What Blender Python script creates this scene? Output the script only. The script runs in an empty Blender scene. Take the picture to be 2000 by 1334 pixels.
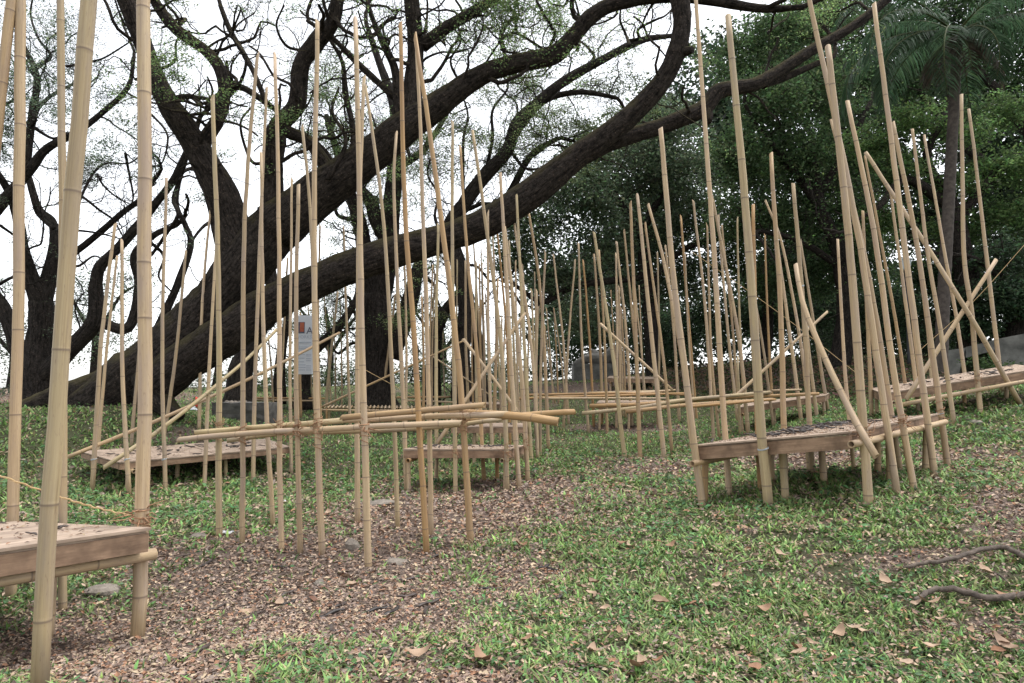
import bpy, math, random
import numpy as np
from mathutils import Vector

# ------------------------------------------------------------------ camera, sky, sun, exposure
sc = bpy.context.scene
col = sc.collection
F, CX, CY, H = 1333.0, 1000.0, 667.0, 1.30        # focal length and centre in photo pixels, eye height in metres
PITCH = math.atan(98.0 / F)
cp, sp = math.cos(PITCH), math.sin(PITCH)
cam = bpy.data.cameras.new('camera')
cam.sensor_width = 36.0
cam.lens = 36.0 * F / 2000.0
cam.clip_start, cam.clip_end = 0.05, 2000.0
cam_o = bpy.data.objects.new('camera', cam)
cam_o.location = (0, 0, H)
cam_o.rotation_euler = (math.pi / 2 + PITCH, 0, 0)
col.objects.link(cam_o)
sc.camera = cam_o

SUN_EL, SUN_AZ = math.radians(72), math.radians(75)
world = bpy.data.worlds.new('World'); sc.world = world; world.use_nodes = True
wn = world.node_tree.nodes; wl = world.node_tree.links
bg = wn['Background']
sky = wn.new('ShaderNodeTexSky'); sky.sky_type = 'NISHITA'; sky.sun_disc = False
sky.sun_elevation = SUN_EL; sky.sun_rotation = SUN_AZ
sky.air_density = 1.0; sky.dust_density = 1.5; sky.ozone_density = 1.0
hsv = wn.new('ShaderNodeHueSaturation'); hsv.inputs['Saturation'].default_value = 0.16
hsv.inputs['Value'].default_value = 1.4
wl.new(sky.outputs[0], hsv.inputs['Color']); wl.new(hsv.outputs[0], bg.inputs['Color'])
bg.inputs['Strength'].default_value = 0.15

sun = bpy.data.lights.new('sun', 'SUN'); sun.energy = 1.3; sun.angle = math.radians(22); sun.color = (1.0, 0.985, 0.96)
sun_o = bpy.data.objects.new('sun', sun); col.objects.link(sun_o)
sd = Vector((math.cos(SUN_EL) * math.sin(SUN_AZ), math.cos(SUN_EL) * math.cos(SUN_AZ), math.sin(SUN_EL)))
sun_o.rotation_euler = sd.to_track_quat('Z', 'Y').to_euler()
sun_o.location = (0, 0, 30)

vs = sc.view_settings
vs.view_transform = 'Standard'; vs.look = 'None'; vs.gamma = 1.0; vs.use_curve_mapping = False
vs.exposure = 1.03

R = np.random.default_rng(7)
rnd = random.Random(11)

# ------------------------------------------------------------------ helpers
def ray(u, v):
    x = (u - CX) / F; z = (CY - v) / F
    return np.array([x, cp - z * sp, sp + z * cp])
def at(u, v, y):
    d = ray(u, v); k = y / d[1]
    return np.array([d[0] * k, y, H + d[2] * k])
def project(x, y, z):
    zz = z - H
    dep = y * cp + zz * sp
    up = -y * sp + zz * cp
    dep = np.maximum(dep, 0.3)
    return CX + F * x / dep, CY - F * up / dep

def link(name, mesh, parent=None, loc=None):
    o = bpy.data.objects.new(name, mesh)
    col.objects.link(o)
    if loc is not None: o.location = tuple(float(t) for t in loc)
    if parent is not None:
        o.parent = parent
    return o
def tag(o, label=None, cat=None, group=None, kind=None):
    if label: o['label'] = label
    if cat: o['category'] = cat
    if group: o['group'] = group
    if kind: o['kind'] = kind
    return o
def empty(name, loc, label=None, cat=None, group=None):
    o = bpy.data.objects.new(name, None)
    o.empty_display_size = 0.1
    o.location = tuple(float(t) for t in loc)
    col.objects.link(o)
    return tag(o, label, cat, group)

def mesh_np(name, V, quads=None, tris=None, mat=None, smooth=True, attrs=None):
    V = np.asarray(V, dtype=np.float32)
    m = bpy.data.meshes.new(name)
    m.vertices.add(len(V)); m.vertices.foreach_set('co', V.ravel())
    q = np.zeros((0, 4), np.int32) if quads is None else np.asarray(quads, np.int32).reshape(-1, 4)
    t = np.zeros((0, 3), np.int32) if tris is None else np.asarray(tris, np.int32).reshape(-1, 3)
    nl = q.size + t.size
    m.loops.add(nl)
    m.loops.foreach_set('vertex_index', np.concatenate([q.ravel(), t.ravel()]))
    m.polygons.add(len(q) + len(t))
    st = np.concatenate([np.arange(len(q)) * 4, q.size + np.arange(len(t)) * 3]).astype(np.int32)
    m.polygons.foreach_set('loop_start', st)
    m.polygons.foreach_set('use_smooth', np.full(len(q) + len(t), smooth))
    if attrs:
        for k, (tp, arr) in attrs.items():
            a = m.attributes.new(k, tp, 'POINT')
            a.data.foreach_set({'FLOAT': 'value', 'FLOAT_VECTOR': 'vector', 'FLOAT_COLOR': 'color'}[tp],
                               np.asarray(arr, np.float32).ravel())
    m.update(calc_edges=True)
    m.validate()
    if mat: m.materials.append(mat)
    return m

class Acc:
    """collects arrays that end up as one mesh"""
    def __init__(s): s.V = []; s.Q = []; s.T = []; s.A = {}; s.n = 0
    def add(s, V, Q=None, T=None, **attrs):
        V = np.asarray(V, float)
        s.V.append(V)
        if Q is not None and len(Q): s.Q.append(np.asarray(Q) + s.n)
        if T is not None and len(T): s.T.append(np.asarray(T) + s.n)
        for k, a in attrs.items(): s.A.setdefault(k, []).append(a)
        s.n += len(V)
    def mesh(s, name, mat, smooth=True, types=None, origin=None):
        V = np.concatenate(s.V)
        if origin is not None: V = V - np.asarray(origin)
        at_ = {k: (types[k], np.concatenate(a)) for k, a in s.A.items()} if types else None
        return mesh_np(name, V, np.concatenate(s.Q) if s.Q else None, np.concatenate(s.T) if s.T else None, mat, smooth, at_)

def frames(P):
    P = np.asarray(P, float); n = len(P)
    T = np.zeros_like(P)
    T[1:-1] = P[2:] - P[:-2]; T[0] = P[1] - P[0]; T[-1] = P[-1] - P[-2]
    T /= np.linalg.norm(T, axis=1, keepdims=True) + 1e-12
    N = np.zeros_like(P)
    a = np.array([1.0, 0, 0]) if abs(T[0][0]) < 0.8 else np.array([0, 1.0, 0])
    nv = np.cross(T[0], a); nv /= np.linalg.norm(nv)
    for i in range(n):
        nv = nv - T[i] * np.dot(nv, T[i]); nv /= np.linalg.norm(nv) + 1e-12
        N[i] = nv
    return T, N, np.cross(T, N)
def tube(P, rad, k=8, cap=True):
    P = np.asarray(P, float); rad = np.asarray(rad, float) * np.ones(len(P))
    T, N, B = frames(P)
    a = np.arange(k) * 2 * math.pi / k
    V = P[:, None, :] + rad[:, None, None] * (np.cos(a)[None, :, None] * N[:, None, :] + np.sin(a)[None, :, None] * B[:, None, :])
    n = len(P)
    i = np.arange(n - 1)[:, None] * k; j = np.arange(k)[None, :]; j2 = (j + 1) % k
    Q = np.stack([i + j, i + j2, i + k + j2, i + k + j], -1).reshape(-1, 4)
    V = V.reshape(-1, 3); Tr = None
    if cap:
        V = np.concatenate([V, P[:1], P[-1:]])
        c0, c1 = n * k, n * k + 1
        jj = np.arange(k); j2 = (jj + 1) % k
        Tr = np.concatenate([np.stack([np.full(k, c0), j2, jj], -1),
                             np.stack([np.full(k, c1), (n - 1) * k + jj, (n - 1) * k + j2], -1)])
    return V, Q, Tr
def smooth_path(P, m=6):
    """Catmull-Rom through points of any dimension"""
    P = np.asarray(P, float)
    if len(P) < 3: 
        t = np.linspace(0, 1, m + 1)[:, None]
        return P[0] * (1 - t) + P[-1] * t
    E = np.concatenate([[2 * P[0] - P[1]], P, [2 * P[-1] - P[-2]]])
    out = []
    for i in range(len(P) - 1):
        p0, p1, p2, p3 = E[i:i + 4]
        for t in np.arange(m) / m:
            out.append(0.5 * ((2 * p1) + (-p0 + p2) * t + (2 * p0 - 5 * p1 + 4 * p2 - p3) * t * t + (-p0 + 3 * p1 - 3 * p2 + p3) * t ** 3))
    out.append(P[-1])
    return np.array(out)
def box_vf(c8):
    return c8, [[0, 3, 2, 1], [4, 5, 6, 7], [0, 1, 5, 4], [1, 2, 6, 5], [2, 3, 7, 6], [3, 0, 4, 7]]

_h = R.random((256, 256))
def vnoise(x, y):
    x = np.asarray(x, float); y = np.asarray(y, float)
    xi = np.floor(x).astype(int); yi = np.floor(y).astype(int)
    fx = x - xi; fy = y - yi
    fx = fx * fx * (3 - 2 * fx); fy = fy * fy * (3 - 2 * fy)
    g = lambda a, b: _h[a % 256, b % 256]
    return (g(xi, yi) * (1 - fx) + g(xi + 1, yi) * fx) * (1 - fy) + (g(xi, yi + 1) * (1 - fx) + g(xi + 1, yi + 1) * fx) * fy
def fbm(x, y): return (vnoise(x, y) + 0.5 * vnoise(2.1 * x + 9, 2.1 * y + 3) + 0.25 * vnoise(4.3 * x, 4.3 * y + 7)) / 1.75

# ------------------------------------------------------------------ materials
def mat_new(name):
    m = bpy.data.materials.new(name); m.use_nodes = True
    nt = m.node_tree; b = nt.nodes['Principled BSDF']
    return m, nt.nodes, nt.links, b
def ramp(n, stops):
    r = n.new('ShaderNodeValToRGB'); e = r.color_ramp.elements
    while len(e) < len(stops): e.new(0.5)
    for el, (p, c) in zip(e, stops): el.position = p; el.color = (*c, 1)
    return r
def noise(n, l, vec, scale, detail=4, rough=0.6):
    t = n.new('ShaderNodeTexNoise'); t.inputs['Scale'].default_value = scale
    t.inputs['Detail'].default_value = detail; t.inputs['Roughness'].default_value = rough
    if vec is not None: l.new(vec, t.inputs['Vector'])
    return t
def mix(n, l, fac, a, b, mode='MIX'):
    x = n.new('ShaderNodeMix'); x.data_type = 'RGBA'; x.blend_type = mode
    for s, v in ((x.inputs[0], fac), (x.inputs[6], a), (x.inputs[7], b)):
        if hasattr(v, 'links'): l.new(v, s)
        elif isinstance(v, tuple): s.default_value = (*v, 1)
        else: s.default_value = v
    return x.outputs[2]
def bump(n, l, b, h, strength=0.3, dist=0.01):
    bp = n.new('ShaderNodeBump'); bp.inputs['Strength'].default_value = strength; bp.inputs['Distance'].default_value = dist
    l.new(h, bp.inputs['Height']); l.new(bp.outputs[0], b.inputs['Normal'])
def math_(n, l, op, a, b=None, clamp=False):
    x = n.new('ShaderNodeMath'); x.operation = op; x.use_clamp = clamp
    for s, v in ((x.inputs[0], a), (x.inputs[1], b)):
        if v is None: continue
        if hasattr(v, 'links'): l.new(v, s)
        else: s.default_value = v
    return x.outputs[0]
def attr(n, name):
    a = n.new('ShaderNodeAttribute'); a.attribute_name = name; return a

def m_bamboo():
    m, n, l, b = mat_new('bamboo')
    pc = attr(n, 'pc'); iv = attr(n, 'iv'); nd = attr(n, 'nd')
    mp = n.new('ShaderNodeMapping'); mp.inputs['Scale'].default_value = (1.0, 1.0, 0.10)
    l.new(pc.outputs['Vector'], mp.inputs['Vector'])
    oi = n.new('ShaderNodeObjectInfo')
    ad = n.new('ShaderNodeVectorMath'); ad.operation = 'ADD'
    cm = n.new('ShaderNodeCombineXYZ')
    l.new(math_(n, l, 'MULTIPLY', oi.outputs['Random'], 50.0), cm.inputs[0]); l.new(mp.outputs[0], ad.inputs[0]); l.new(cm.outputs[0], ad.inputs[1])
    n1 = noise(n, l, ad.outputs[0], 14, 8, 0.72)
    c1 = ramp(n, [(0.22, (0.22, 0.158, 0.096)), (0.5, (0.41, 0.312, 0.196)), (0.78, (0.545, 0.435, 0.293))])
    l.new(n1.outputs[0], c1.inputs[0])
    ad2 = n.new('ShaderNodeVectorMath'); ad2.operation = 'ADD'; l.new(pc.outputs['Vector'], ad2.inputs[0]); l.new(cm.outputs[0], ad2.inputs[1])
    n2 = noise(n, l, ad2.outputs[0], 2.2, 3)
    r2 = ramp(n, [(0.44, (0, 0, 0)), (0.66, (0.8, 0.8, 0.8))]); l.new(n2.outputs[0], r2.inputs[0])
    c2 = mix(n, l, r2.outputs[0], c1.outputs[0], (0.33, 0.26, 0.21))           # weathered pinkish-grey patches
    ivr = ramp(n, [(0.0, (0.94, 0.92, 0.90)), (0.5, (1.0, 0.98, 0.96)), (1.0, (1.01, 1.01, 1.0))]); l.new(iv.outputs['Fac'], ivr.inputs[0])
    c3 = mix(n, l, 1.0, c2, ivr.outputs[0], 'MULTIPLY')
    ob = ramp(n, [(0.0, (0.84, 0.64, 0.40)), (0.18, (0.90, 0.81, 0.68)), (0.4, (1.0, 0.98, 0.95)), (0.7, (1.16, 1.12, 1.08)), (0.85, (0.80, 0.78, 0.76)), (1.0, (1.02, 1.06, 0.92))]); l.new(oi.outputs['Random'], ob.inputs[0])
    c4 = mix(n, l, 1.0, c3, ob.outputs[0], 'MULTIPLY')
    n3 = noise(n, l, ad2.outputs[0], 26, 3); r3 = ramp(n, [(0.60, (0, 0, 0)), (0.72, (0.7, 0.7, 0.7))]); l.new(n3.outputs[0], r3.inputs[0])
    c5 = mix(n, l, r3.outputs[0], c4, (0.22, 0.15, 0.10))
    c6 = mix(n, l, math_(n, l, 'MULTIPLY', nd.outputs['Fac'], 0.9, True), c5, (0.16, 0.115, 0.085))
    l.new(c6, b.inputs['Base Color']); b.inputs['Roughness'].default_value = 0.58
    b.inputs['Specular IOR Level'].default_value = 0.3
    bump(n, l, b, n1.outputs[0], 0.35, 0.004)
    return m
def m_wood(name, dark, light, scale=1.0):
    m, n, l, b = mat_new(name)
    pc = attr(n, 'pc')
    mp = n.new('ShaderNodeMapping'); mp.inputs['Scale'].default_value = (0.9 * scale, 12 * scale, 12 * scale); l.new(pc.outputs['Vector'], mp.inputs['Vector'])
    n1 = noise(n, l, mp.outputs[0], 3, 6, 0.7)
    c = ramp(n, [(0.28, dark), (0.72, light)]); l.new(n1.outputs[0], c.inputs[0])
    n2 = noise(n, l, pc.outputs['Vector'], 5, 5); r2 = ramp(n, [(0.44, (0, 0, 0)), (0.68, (0.85, 0.85, 0.85))]); l.new(n2.outputs[0], r2.inputs[0])
    c2 = mix(n, l, r2.outputs[0], c.outputs[0], tuple(0.6 * x for x in dark))
    l.new(c2, b.inputs['Base Color']); b.inputs['Roughness'].default_value = 0.8
    bump(n, l, b, n1.outputs[0], 0.5, 0.004)
    return m
def m_bark(name, dark, light, moss, moss_amt=1.0):
    m, n, l, b = mat_new(name)
    tc = n.new('ShaderNodeTexCoord')
    n1 = noise(n, l, tc.outputs['Object'], 11, 10, 0.78)
    c = ramp(n, [(0.36, dark), (0.66, light)]); l.new(n1.outputs[0], c.inputs[0])
    n2 = noise(n, l, tc.outputs['Object'], 30, 4); r2 = ramp(n, [(0.60, (0, 0, 0)), (0.68, (0.7, 0.7, 0.7))]); l.new(n2.outputs[0], r2.inputs[0])
    c2 = mix(n, l, r2.outputs[0], c.outputs[0], (0.15, 0.105, 0.08))               # pale lichen flecks and caught leaves
    pcb = attr(n, 'pc'); mp = n.new('ShaderNodeMapping'); mp.inputs['Scale'].default_value = (1.0, 1.0, 0.16); l.new(pcb.outputs['Vector'], mp.inputs['Vector'])
    n5 = noise(n, l, mp.outputs[0], 24, 6, 0.7)
    vr = ramp(n, [(0.36, (0.30, 0.30, 0.30)), (0.56, (1.15, 1.15, 1.15))]); l.new(n5.outputs[0], vr.inputs[0])
    c2 = mix(n, l, 1.0, c2, vr.outputs[0], 'MULTIPLY')
    ge = n.new('ShaderNodeNewGeometry'); sx = n.new('ShaderNodeSeparateXYZ'); l.new(ge.outputs['Normal'], sx.inputs[0])
    n3 = noise(n, l, tc.outputs['Object'], 3, 5)
    s = math_(n, l, 'MULTIPLY', math_(n, l, 'SUBTRACT', math_(n, l, 'ADD', math_(n, l, 'MULTIPLY', sx.outputs[2], 0.75), n3.outputs[0]), 0.72), 1.6 * moss_amt, True)
    c3 = mix(n, l, s, c2, moss)
    l.new(c3, b.inputs['Base Color']); b.inputs['Roughness'].default_value = 0.95; b.inputs['Specular IOR Level'].default_value = 0.1
    bump(n, l, b, math_(n, l, 'ADD', n1.outputs[0], math_(n, l, 'MULTIPLY', n5.outputs[0], 1.2)), 1.0, 0.06)
    return m
def m_leaf(name, trans=0.3, rough=0.6):
    m, n, l, b = mat_new(name)
    c = attr(n, 'col')
    l.new(c.outputs['Color'], b.inputs['Base Color']); b.inputs['Roughness'].default_value = rough; b.inputs['Specular IOR Level'].default_value = 0.25
    if trans > 0:
        t = n.new('ShaderNodeBsdfTranslucent'); l.new(c.outputs['Color'], t.inputs[0])
        x = n.new('ShaderNodeMixShader'); x.inputs[0].default_value = trans
        l.new(b.outputs[0], x.inputs[1]); l.new(t.outputs[0], x.inputs[2]); l.new(x.outputs[0], n['Material Output'].inputs['Surface'])
    return m
def m_plain(name, c, rough=0.7, c2=None, scale=20, bmp=0.0, spec=0.3):
    m, n, l, b = mat_new(name)
    tc = n.new('ShaderNodeTexCoord'); n1 = noise(n, l, tc.outputs['Object'], scale, 5)
    r = ramp(n, [(0.3, c), (0.75, c2 or tuple(min(1, x * 1.25) for x in c))]); l.new(n1.outputs[0], r.inputs[0])
    l.new(r.outputs[0], b.inputs['Base Color']); b.inputs['Roughness'].default_value = rough; b.inputs['Specular IOR Level'].default_value = spec
    if bmp: bump(n, l, b, n1.outputs[0], bmp, 0.02)
    return m
def m_random(name, stops, rough=0.75, scale=40):
    m, n, l, b = mat_new(name)
    oi = n.new('ShaderNodeObjectInfo'); r = ramp(n, stops); l.new(oi.outputs['Random'], r.inputs[0])
    tc = n.new('ShaderNodeTexCoord'); n1 = noise(n, l, tc.outputs['Object'], scale, 4)
    r2 = ramp(n, [(0.3, (0.65, 0.62, 0.6)), (0.7, (1.1, 1.1, 1.1))]); l.new(n1.outputs[0], r2.inputs[0])
    l.new(mix(n, l, 1.0, r.outputs[0], r2.outputs[0], 'MULTIPLY'), b.inputs['Base Color']); b.inputs['Roughness'].default_value = rough
    bump(n, l, b, n1.outputs[0], 0.4, 0.004)
    return m

M_BAM = m_bamboo()
M_PLY = m_wood('plywood', (0.27, 0.19, 0.135), (0.45, 0.345, 0.26), 0.7)
M_BOARD = m_wood('apron_wood', (0.15, 0.088, 0.052), (0.36, 0.235, 0.15))
M_BARK = m_bark('rain_tree_bark', (0.010, 0.0085, 0.0078), (0.064, 0.052, 0.044), (0.085, 0.072, 0.028), 0.9)
M_BARK2 = m_bark('far_bark', (0.016, 0.014, 0.013), (0.055, 0.046, 0.040), (0.05, 0.05, 0.03), 0.3)
M_LEAF = m_leaf('foliage', 0.55)
M_GRASS = m_leaf('grass_blade', 0.3)
M_LITTER = m_leaf('dry_leaf_litter', 0.0, 0.8)
M_POD = m_random('seed_pod', [(0, (0.018, 0.013, 0.011)), (0.6, (0.035, 0.024, 0.019)), (1, (0.07, 0.05, 0.04))], 0.55)
M_DRY = m_random('curled_leaf', [(0, (0.22, 0.10, 0.045)), (0.35, (0.30, 0.19, 0.115)), (0.75, (0.40, 0.29, 0.20)), (1, (0.15, 0.065, 0.035))], 0.7, 15)
M_ROCK = m_plain('rock', (0.12, 0.10, 0.082), 0.9, (0.27, 0.235, 0.195), 12, 0.8)
M_CONC = m_plain('weathered_concrete', (0.05, 0.05, 0.046), 0.9, (0.20, 0.195, 0.18), 2.6, 0.4)
M_STONE = m_plain('dark_stone', (0.05, 0.048, 0.045), 0.95, (0.14, 0.13, 0.12), 5, 0.6)
M_STATUE = m_plain('statue_stone', (0.08, 0.075, 0.068), 0.9, (0.19, 0.18, 0.165), 6, 0.5)
M_STICK = m_plain('fallen_branch_bark', (0.05, 0.04, 0.034), 0.9, (0.16, 0.125, 0.10), 25, 0.8)
M_WIRE = m_plain('galvanised_wire', (0.33, 0.36, 0.38), 0.4)
M_STRAW = m_plain('straw_rope', (0.40, 0.27, 0.13), 0.9, (0.55, 0.40, 0.22), 60)
M_LASH = m_plain('lashing_twine', (0.20, 0.10, 0.055), 0.9, (0.42, 0.26, 0.15), 60)
M_WHITE = m_plain('white_vinyl', (0.72, 0.73, 0.76), 0.6, (0.80, 0.81, 0.83), 3)
_nw = M_WHITE.node_tree.nodes; _l = M_WHITE.node_tree.links; _t = _nw.new('ShaderNodeBsdfTranslucent'); _t.inputs[0].default_value = (.75, .77, .82, 1); _x = _nw.new('ShaderNodeMixShader'); _x.inputs[0].default_value = .45
_l.new(_nw['Principled BSDF'].outputs[0], _x.inputs[1]); _l.new(_t.outputs[0], _x.inputs[2]); _l.new(_x.outputs[0], _nw['Material Output'].inputs['Surface'])
M_INK = m_plain('print_ink', (0.10, 0.10, 0.13), 0.7)
M_INKL = m_plain('pale_print', (0.42, 0.44, 0.50), 0.7)
M_RED = m_plain('red_print', (0.32, 0.07, 0.04), 0.6, (0.5, 0.16, 0.09), 8)
M_PINK = m_plain('pink_plastic', (0.62, 0.22, 0.24), 0.5, (0.8, 0.42, 0.44), 18)
M_REDP = m_plain('red_plastic', (0.55, 0.03, 0.025), 0.5, (0.75, 0.12, 0.06), 18)
M_BLUE = m_plain('blue_print', (0.12, 0.13, 0.45), 0.6, (0.45, 0.4, 0.7), 14)
M_LAMP = m_plain('lamp_glass', (0.45, 0.50, 0.52), 0.4)
M_DARKM = m_plain('dark_metal', (0.03, 0.03, 0.03), 0.5)

# ------------------------------------------------------------------ ground
# control points: photo pixel of a table or pole foot with its distance, or plain metres
PX = [(265,1260,3.5),(990,958,9.3),(944,940,10.6),(250,965,9.4),(567,925,12),(173,928,10.7),(1370,987,6.9),(1697,988,5.6),(1850,915,7.4),
      (1712,811,12.2),(1915,808,11.3),(720,1104,5.15),(428,1047,6.1),(1038,900,12.5),(1250,894,13.2),(1147,845,17.5),(1326,822,19.5),
      (1445,848,15),(1512,819,16),(1620,806,15.5),(1500,702,29),(1250,735,27),(1170,742,30),(1000,752,28),(780,752,28),(600,765,27),(640,840,18),(470,823,17),(100,800,13.6),
      (300,795,14),(10,805,13.6),(400,830,14.5),(100,870,11.8),(1850,718,20),(1700,712,25),(2000,760,12.6),(2000,900,8.0),(2000,1334,2.75),(1500,1334,2.6),(1000,1334,2.4),(300,1334,2.35)]
ctrl = []
for (u, v, d) in PX:
    p = at(u, v, d); ctrl.append(p)
for t in [(-30,20,1.2),(-30,40,1.5),(0,60,1.8),(40,60,2.5),(-60,80,1.2),(60,20,3.2),(30,12,2.4),(14,8,1.7),(15,0,1.2),(-15,0,-0.1),(0,-12,-0.2),(-12,9,-0.1),(30,30,3.4),(12,28,2.7),(0,36,1.75),(12,38,2.7),
          (0,120,1.5),(80,120,2.0),(-80,120,1.0),(0,-60,-0.5),(80,-60,2),(-80,-60,-0.5)]:
    ctrl.append(np.array(t, float))
ctrl = np.array(ctrl)
def rbf_phi(r): return r
_n = len(ctrl)
_A = np.zeros((_n + 3, _n + 3))
_d = np.hypot(ctrl[:, None, 0] - ctrl[None, :, 0], ctrl[:, None, 1] - ctrl[None, :, 1])
_A[:_n, :_n] = -np.sqrt(_d ** 2 + 0.8) - 0.12 * np.eye(_n) * -1.0
_A[:_n, _n] = 1; _A[:_n, _n + 1:] = ctrl[:, :2]; _A[_n:, :_n] = _A[:_n, _n:].T
_w = np.linalg.solve(_A, np.concatenate([ctrl[:, 2], np.zeros(3)]))
def gz(x, y):
    x = np.asarray(x, float); y = np.asarray(y, float)
    out = _w[_n] + _w[_n + 1] * x + _w[_n + 2] * y
    for i in range(_n):
        out = out - _w[i] * np.sqrt((x - ctrl[i, 0]) ** 2 + (y - ctrl[i, 1]) ** 2 + 0.8)
    return out
_ys = np.geomspace(1.2, 90, 700)
def onground(u, v):
    d = ray(u, v); k = _ys / d[1]
    zr = H + d[2] * k; zg = gz(d[0] * k, _ys)
    s = np.where(zr <= zg)[0]
    if len(s) == 0:
        i = int(np.argmin(zr - zg)); y = _ys[i]
    else:
        i = s[0]
        if i == 0: y = _ys[0]
        else:
            a = zr[i - 1] - zg[i - 1]; b_ = zr[i] - zg[i]
            y = _ys[i - 1] + (_ys[i] - _ys[i - 1]) * a / (a - b_)
    p = at(u, v, y); p[2] = float(gz(p[0], p[1]))
    return p

BL = [(620,1150,330,120,1.0),(240,1290,300,110,.95),(850,1010,260,55,.85),(1060,960,200,34,.6),(1290,915,150,26,.6),(1560,895,140,24,.85),
      (1800,1092,130,22,.85),(1960,1010,80,70,.55),(1900,900,130,40,.5),(1000,1110,100,70,.6),(880,1340,220,50,.6),(1560,738,280,22,1.0),(1850,735,120,14,.7),
      (110,775,260,18,1.0),(370,855,70,16,.5),(340,1080,130,30,.6),(1230,836,130,9,.7),(1040,790,90,12,.3),(1150,760,120,14,.7),(1900,1230,120,30,.3),(330,1000,60,12,.2)]
def dirt(x, y, z):
    u, v = project(x, y, z)
    d = np.zeros_like(u)
    for (u0, v0, su, sv, w) in BL:
        d = np.maximum(d, w * np.exp(-(((u - u0) / su) ** 2 + ((v - v0) / sv) ** 2) ** 1.5))
    nz = fbm(x * 1.7 + 40, y * 1.7 + 40)
    nz2 = fbm(x * 6 + 11, y * 6 + 5)
    d = d * 1.15 + (nz - 0.5) * 0.8 + (nz2 - 0.5) * 0.5 - 0.02
    return np.clip(d, 0, 1)

gx = np.sinh(np.linspace(-4.2, 4.2, 261)) * 3.0
gy = np.concatenate([-np.geomspace(40, 1.0, 12), np.linspace(0, 20, 190), np.geomspace(20.3, 160, 60)])
X, Y = np.meshgrid(gx, gy)
Z = gz(X, Y) + 0.035 * (fbm(X * 1.3, Y * 1.3) - 0.5) + 0.02 * (fbm(X * 5, Y * 5) - 0.5)
nr, nc = X.shape
ii = np.arange(nr - 1)[:, None] * nc; jj = np.arange(nc - 1)[None, :]
Qg = np.stack([ii + jj, ii + jj + 1, ii + nc + jj + 1, ii + nc + jj], -1).reshape(-1, 4)
Dg = dirt(X.ravel(), Y.ravel(), Z.ravel())
def m_ground():
    m, n, l, b = mat_new('ground_soil')
    d = attr(n, 'dirt'); tc = n.new('ShaderNodeTexCoord')
    n1 = noise(n, l, tc.outputs['Object'], 45, 6, 0.75)
    soil = ramp(n, [(0.3, (0.075, 0.056, 0.046)), (0.5, (0.165, 0.125, 0.102)), (0.72, (0.27, 0.21, 0.17))]); l.new(n1.outputs[0], soil.inputs[0])
    n2 = noise(n, l, tc.outputs['Object'], 60, 6, 0.75)
    turf = ramp(n, [(0.3, (0.03, 0.032, 0.017)), (0.55, (0.075, 0.080, 0.042)), (0.8, (0.14, 0.125, 0.075))]); l.new(n2.outputs[0], turf.inputs[0])
    n3 = noise(n, l, tc.outputs['Object'], 7, 5)
    f = math_(n, l, 'MULTIPLY', math_(n, l, 'SUBTRACT', math_(n, l, 'ADD', d.outputs['Fac'], math_(n, l, 'MULTIPLY', n3.outputs[0], 0.7)), 0.42), 3.0, True)
    l.new(mix(n, l, f, turf.outputs[0], soil.outputs[0]), b.inputs['Base Color'])
    b.inputs['Roughness'].default_value = 0.95; b.inputs['Specular IOR Level'].default_value = 0.1
    bump(n, l, b, n1.outputs[0], 0.9, 0.03)
    return m
ground = link('ground', mesh_np('ground', np.stack([X.ravel(), Y.ravel(), Z.ravel()], -1), Qg, None, m_ground(), True, {'dirt': ('FLOAT', Dg)}))
tag(ground, kind='structure')
def gtop(x, y):
    return gz(x, y) + 0.035 * (fbm(np.asarray(x) * 1.3, np.asarray(y) * 1.3) - 0.5) + 0.02 * (fbm(np.asarray(x) * 5, np.asarray(y) * 5) - 0.5)

# scattered points: density falls with the square of the distance
def scatter(N, y0, y1, spread=1.0):
    y = y0 * (y1 / y0) ** R.random(N)
    x = y * (R.random(N) * 2 - 1) * spread * 0.95 + np.sign(R.random(N) - .5) * (R.random(N) < .22) * (.8 * y + 1.2 * R.random(N))
    return x, y
def unit(v): return v / (np.linalg.norm(v, axis=-1, keepdims=True) + 1e-12)
def jitter_col(base, N, amt=0.25, hue=0.12):
    c = np.asarray(base)[None, :] * (1 + amt * R.standard_normal((N, 1))) * (1 + hue * R.standard_normal((N, 3)))
    return np.concatenate([np.clip(c, 0.004, 0.9), np.ones((N, 1))], 1)

def blades(x, y, z, ln, wd, cols, lean=0.9):
    N = len(x)
    az = R.random(N) * 2 * math.pi
    side = np.stack([-np.sin(az), np.cos(az), np.zeros(N)], -1)
    fw = np.stack([np.cos(az), np.sin(az), np.zeros(N)], -1)
    tilt = (0.25 + lean * R.random(N))[:, None]
    up = np.array([0, 0, 1.0])
    base = np.stack([x, y, z - 0.005], -1)
    d1 = unit(up + fw * tilt * 0.7); d2 = unit(up * 0.55 + fw * (tilt * 1.2 + 0.15))
    mid = base + d1 * (ln * 0.5)[:, None]; tip = mid + d2 * (ln * 0.55)[:, None]
    w = wd[:, None]
    V = np.stack([base - side * w * 0.35, base + side * w * 0.35, mid - side * w * 0.5, mid + side * w * 0.5, tip], 1)
    o = np.arange(N)[:, None] * 5
    Q = o + np.array([[0, 1, 3, 2]]); T = o + np.array([[2, 3, 4]])
    return V.reshape(-1, 3), Q, T, np.repeat(cols, 5, 0)
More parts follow.
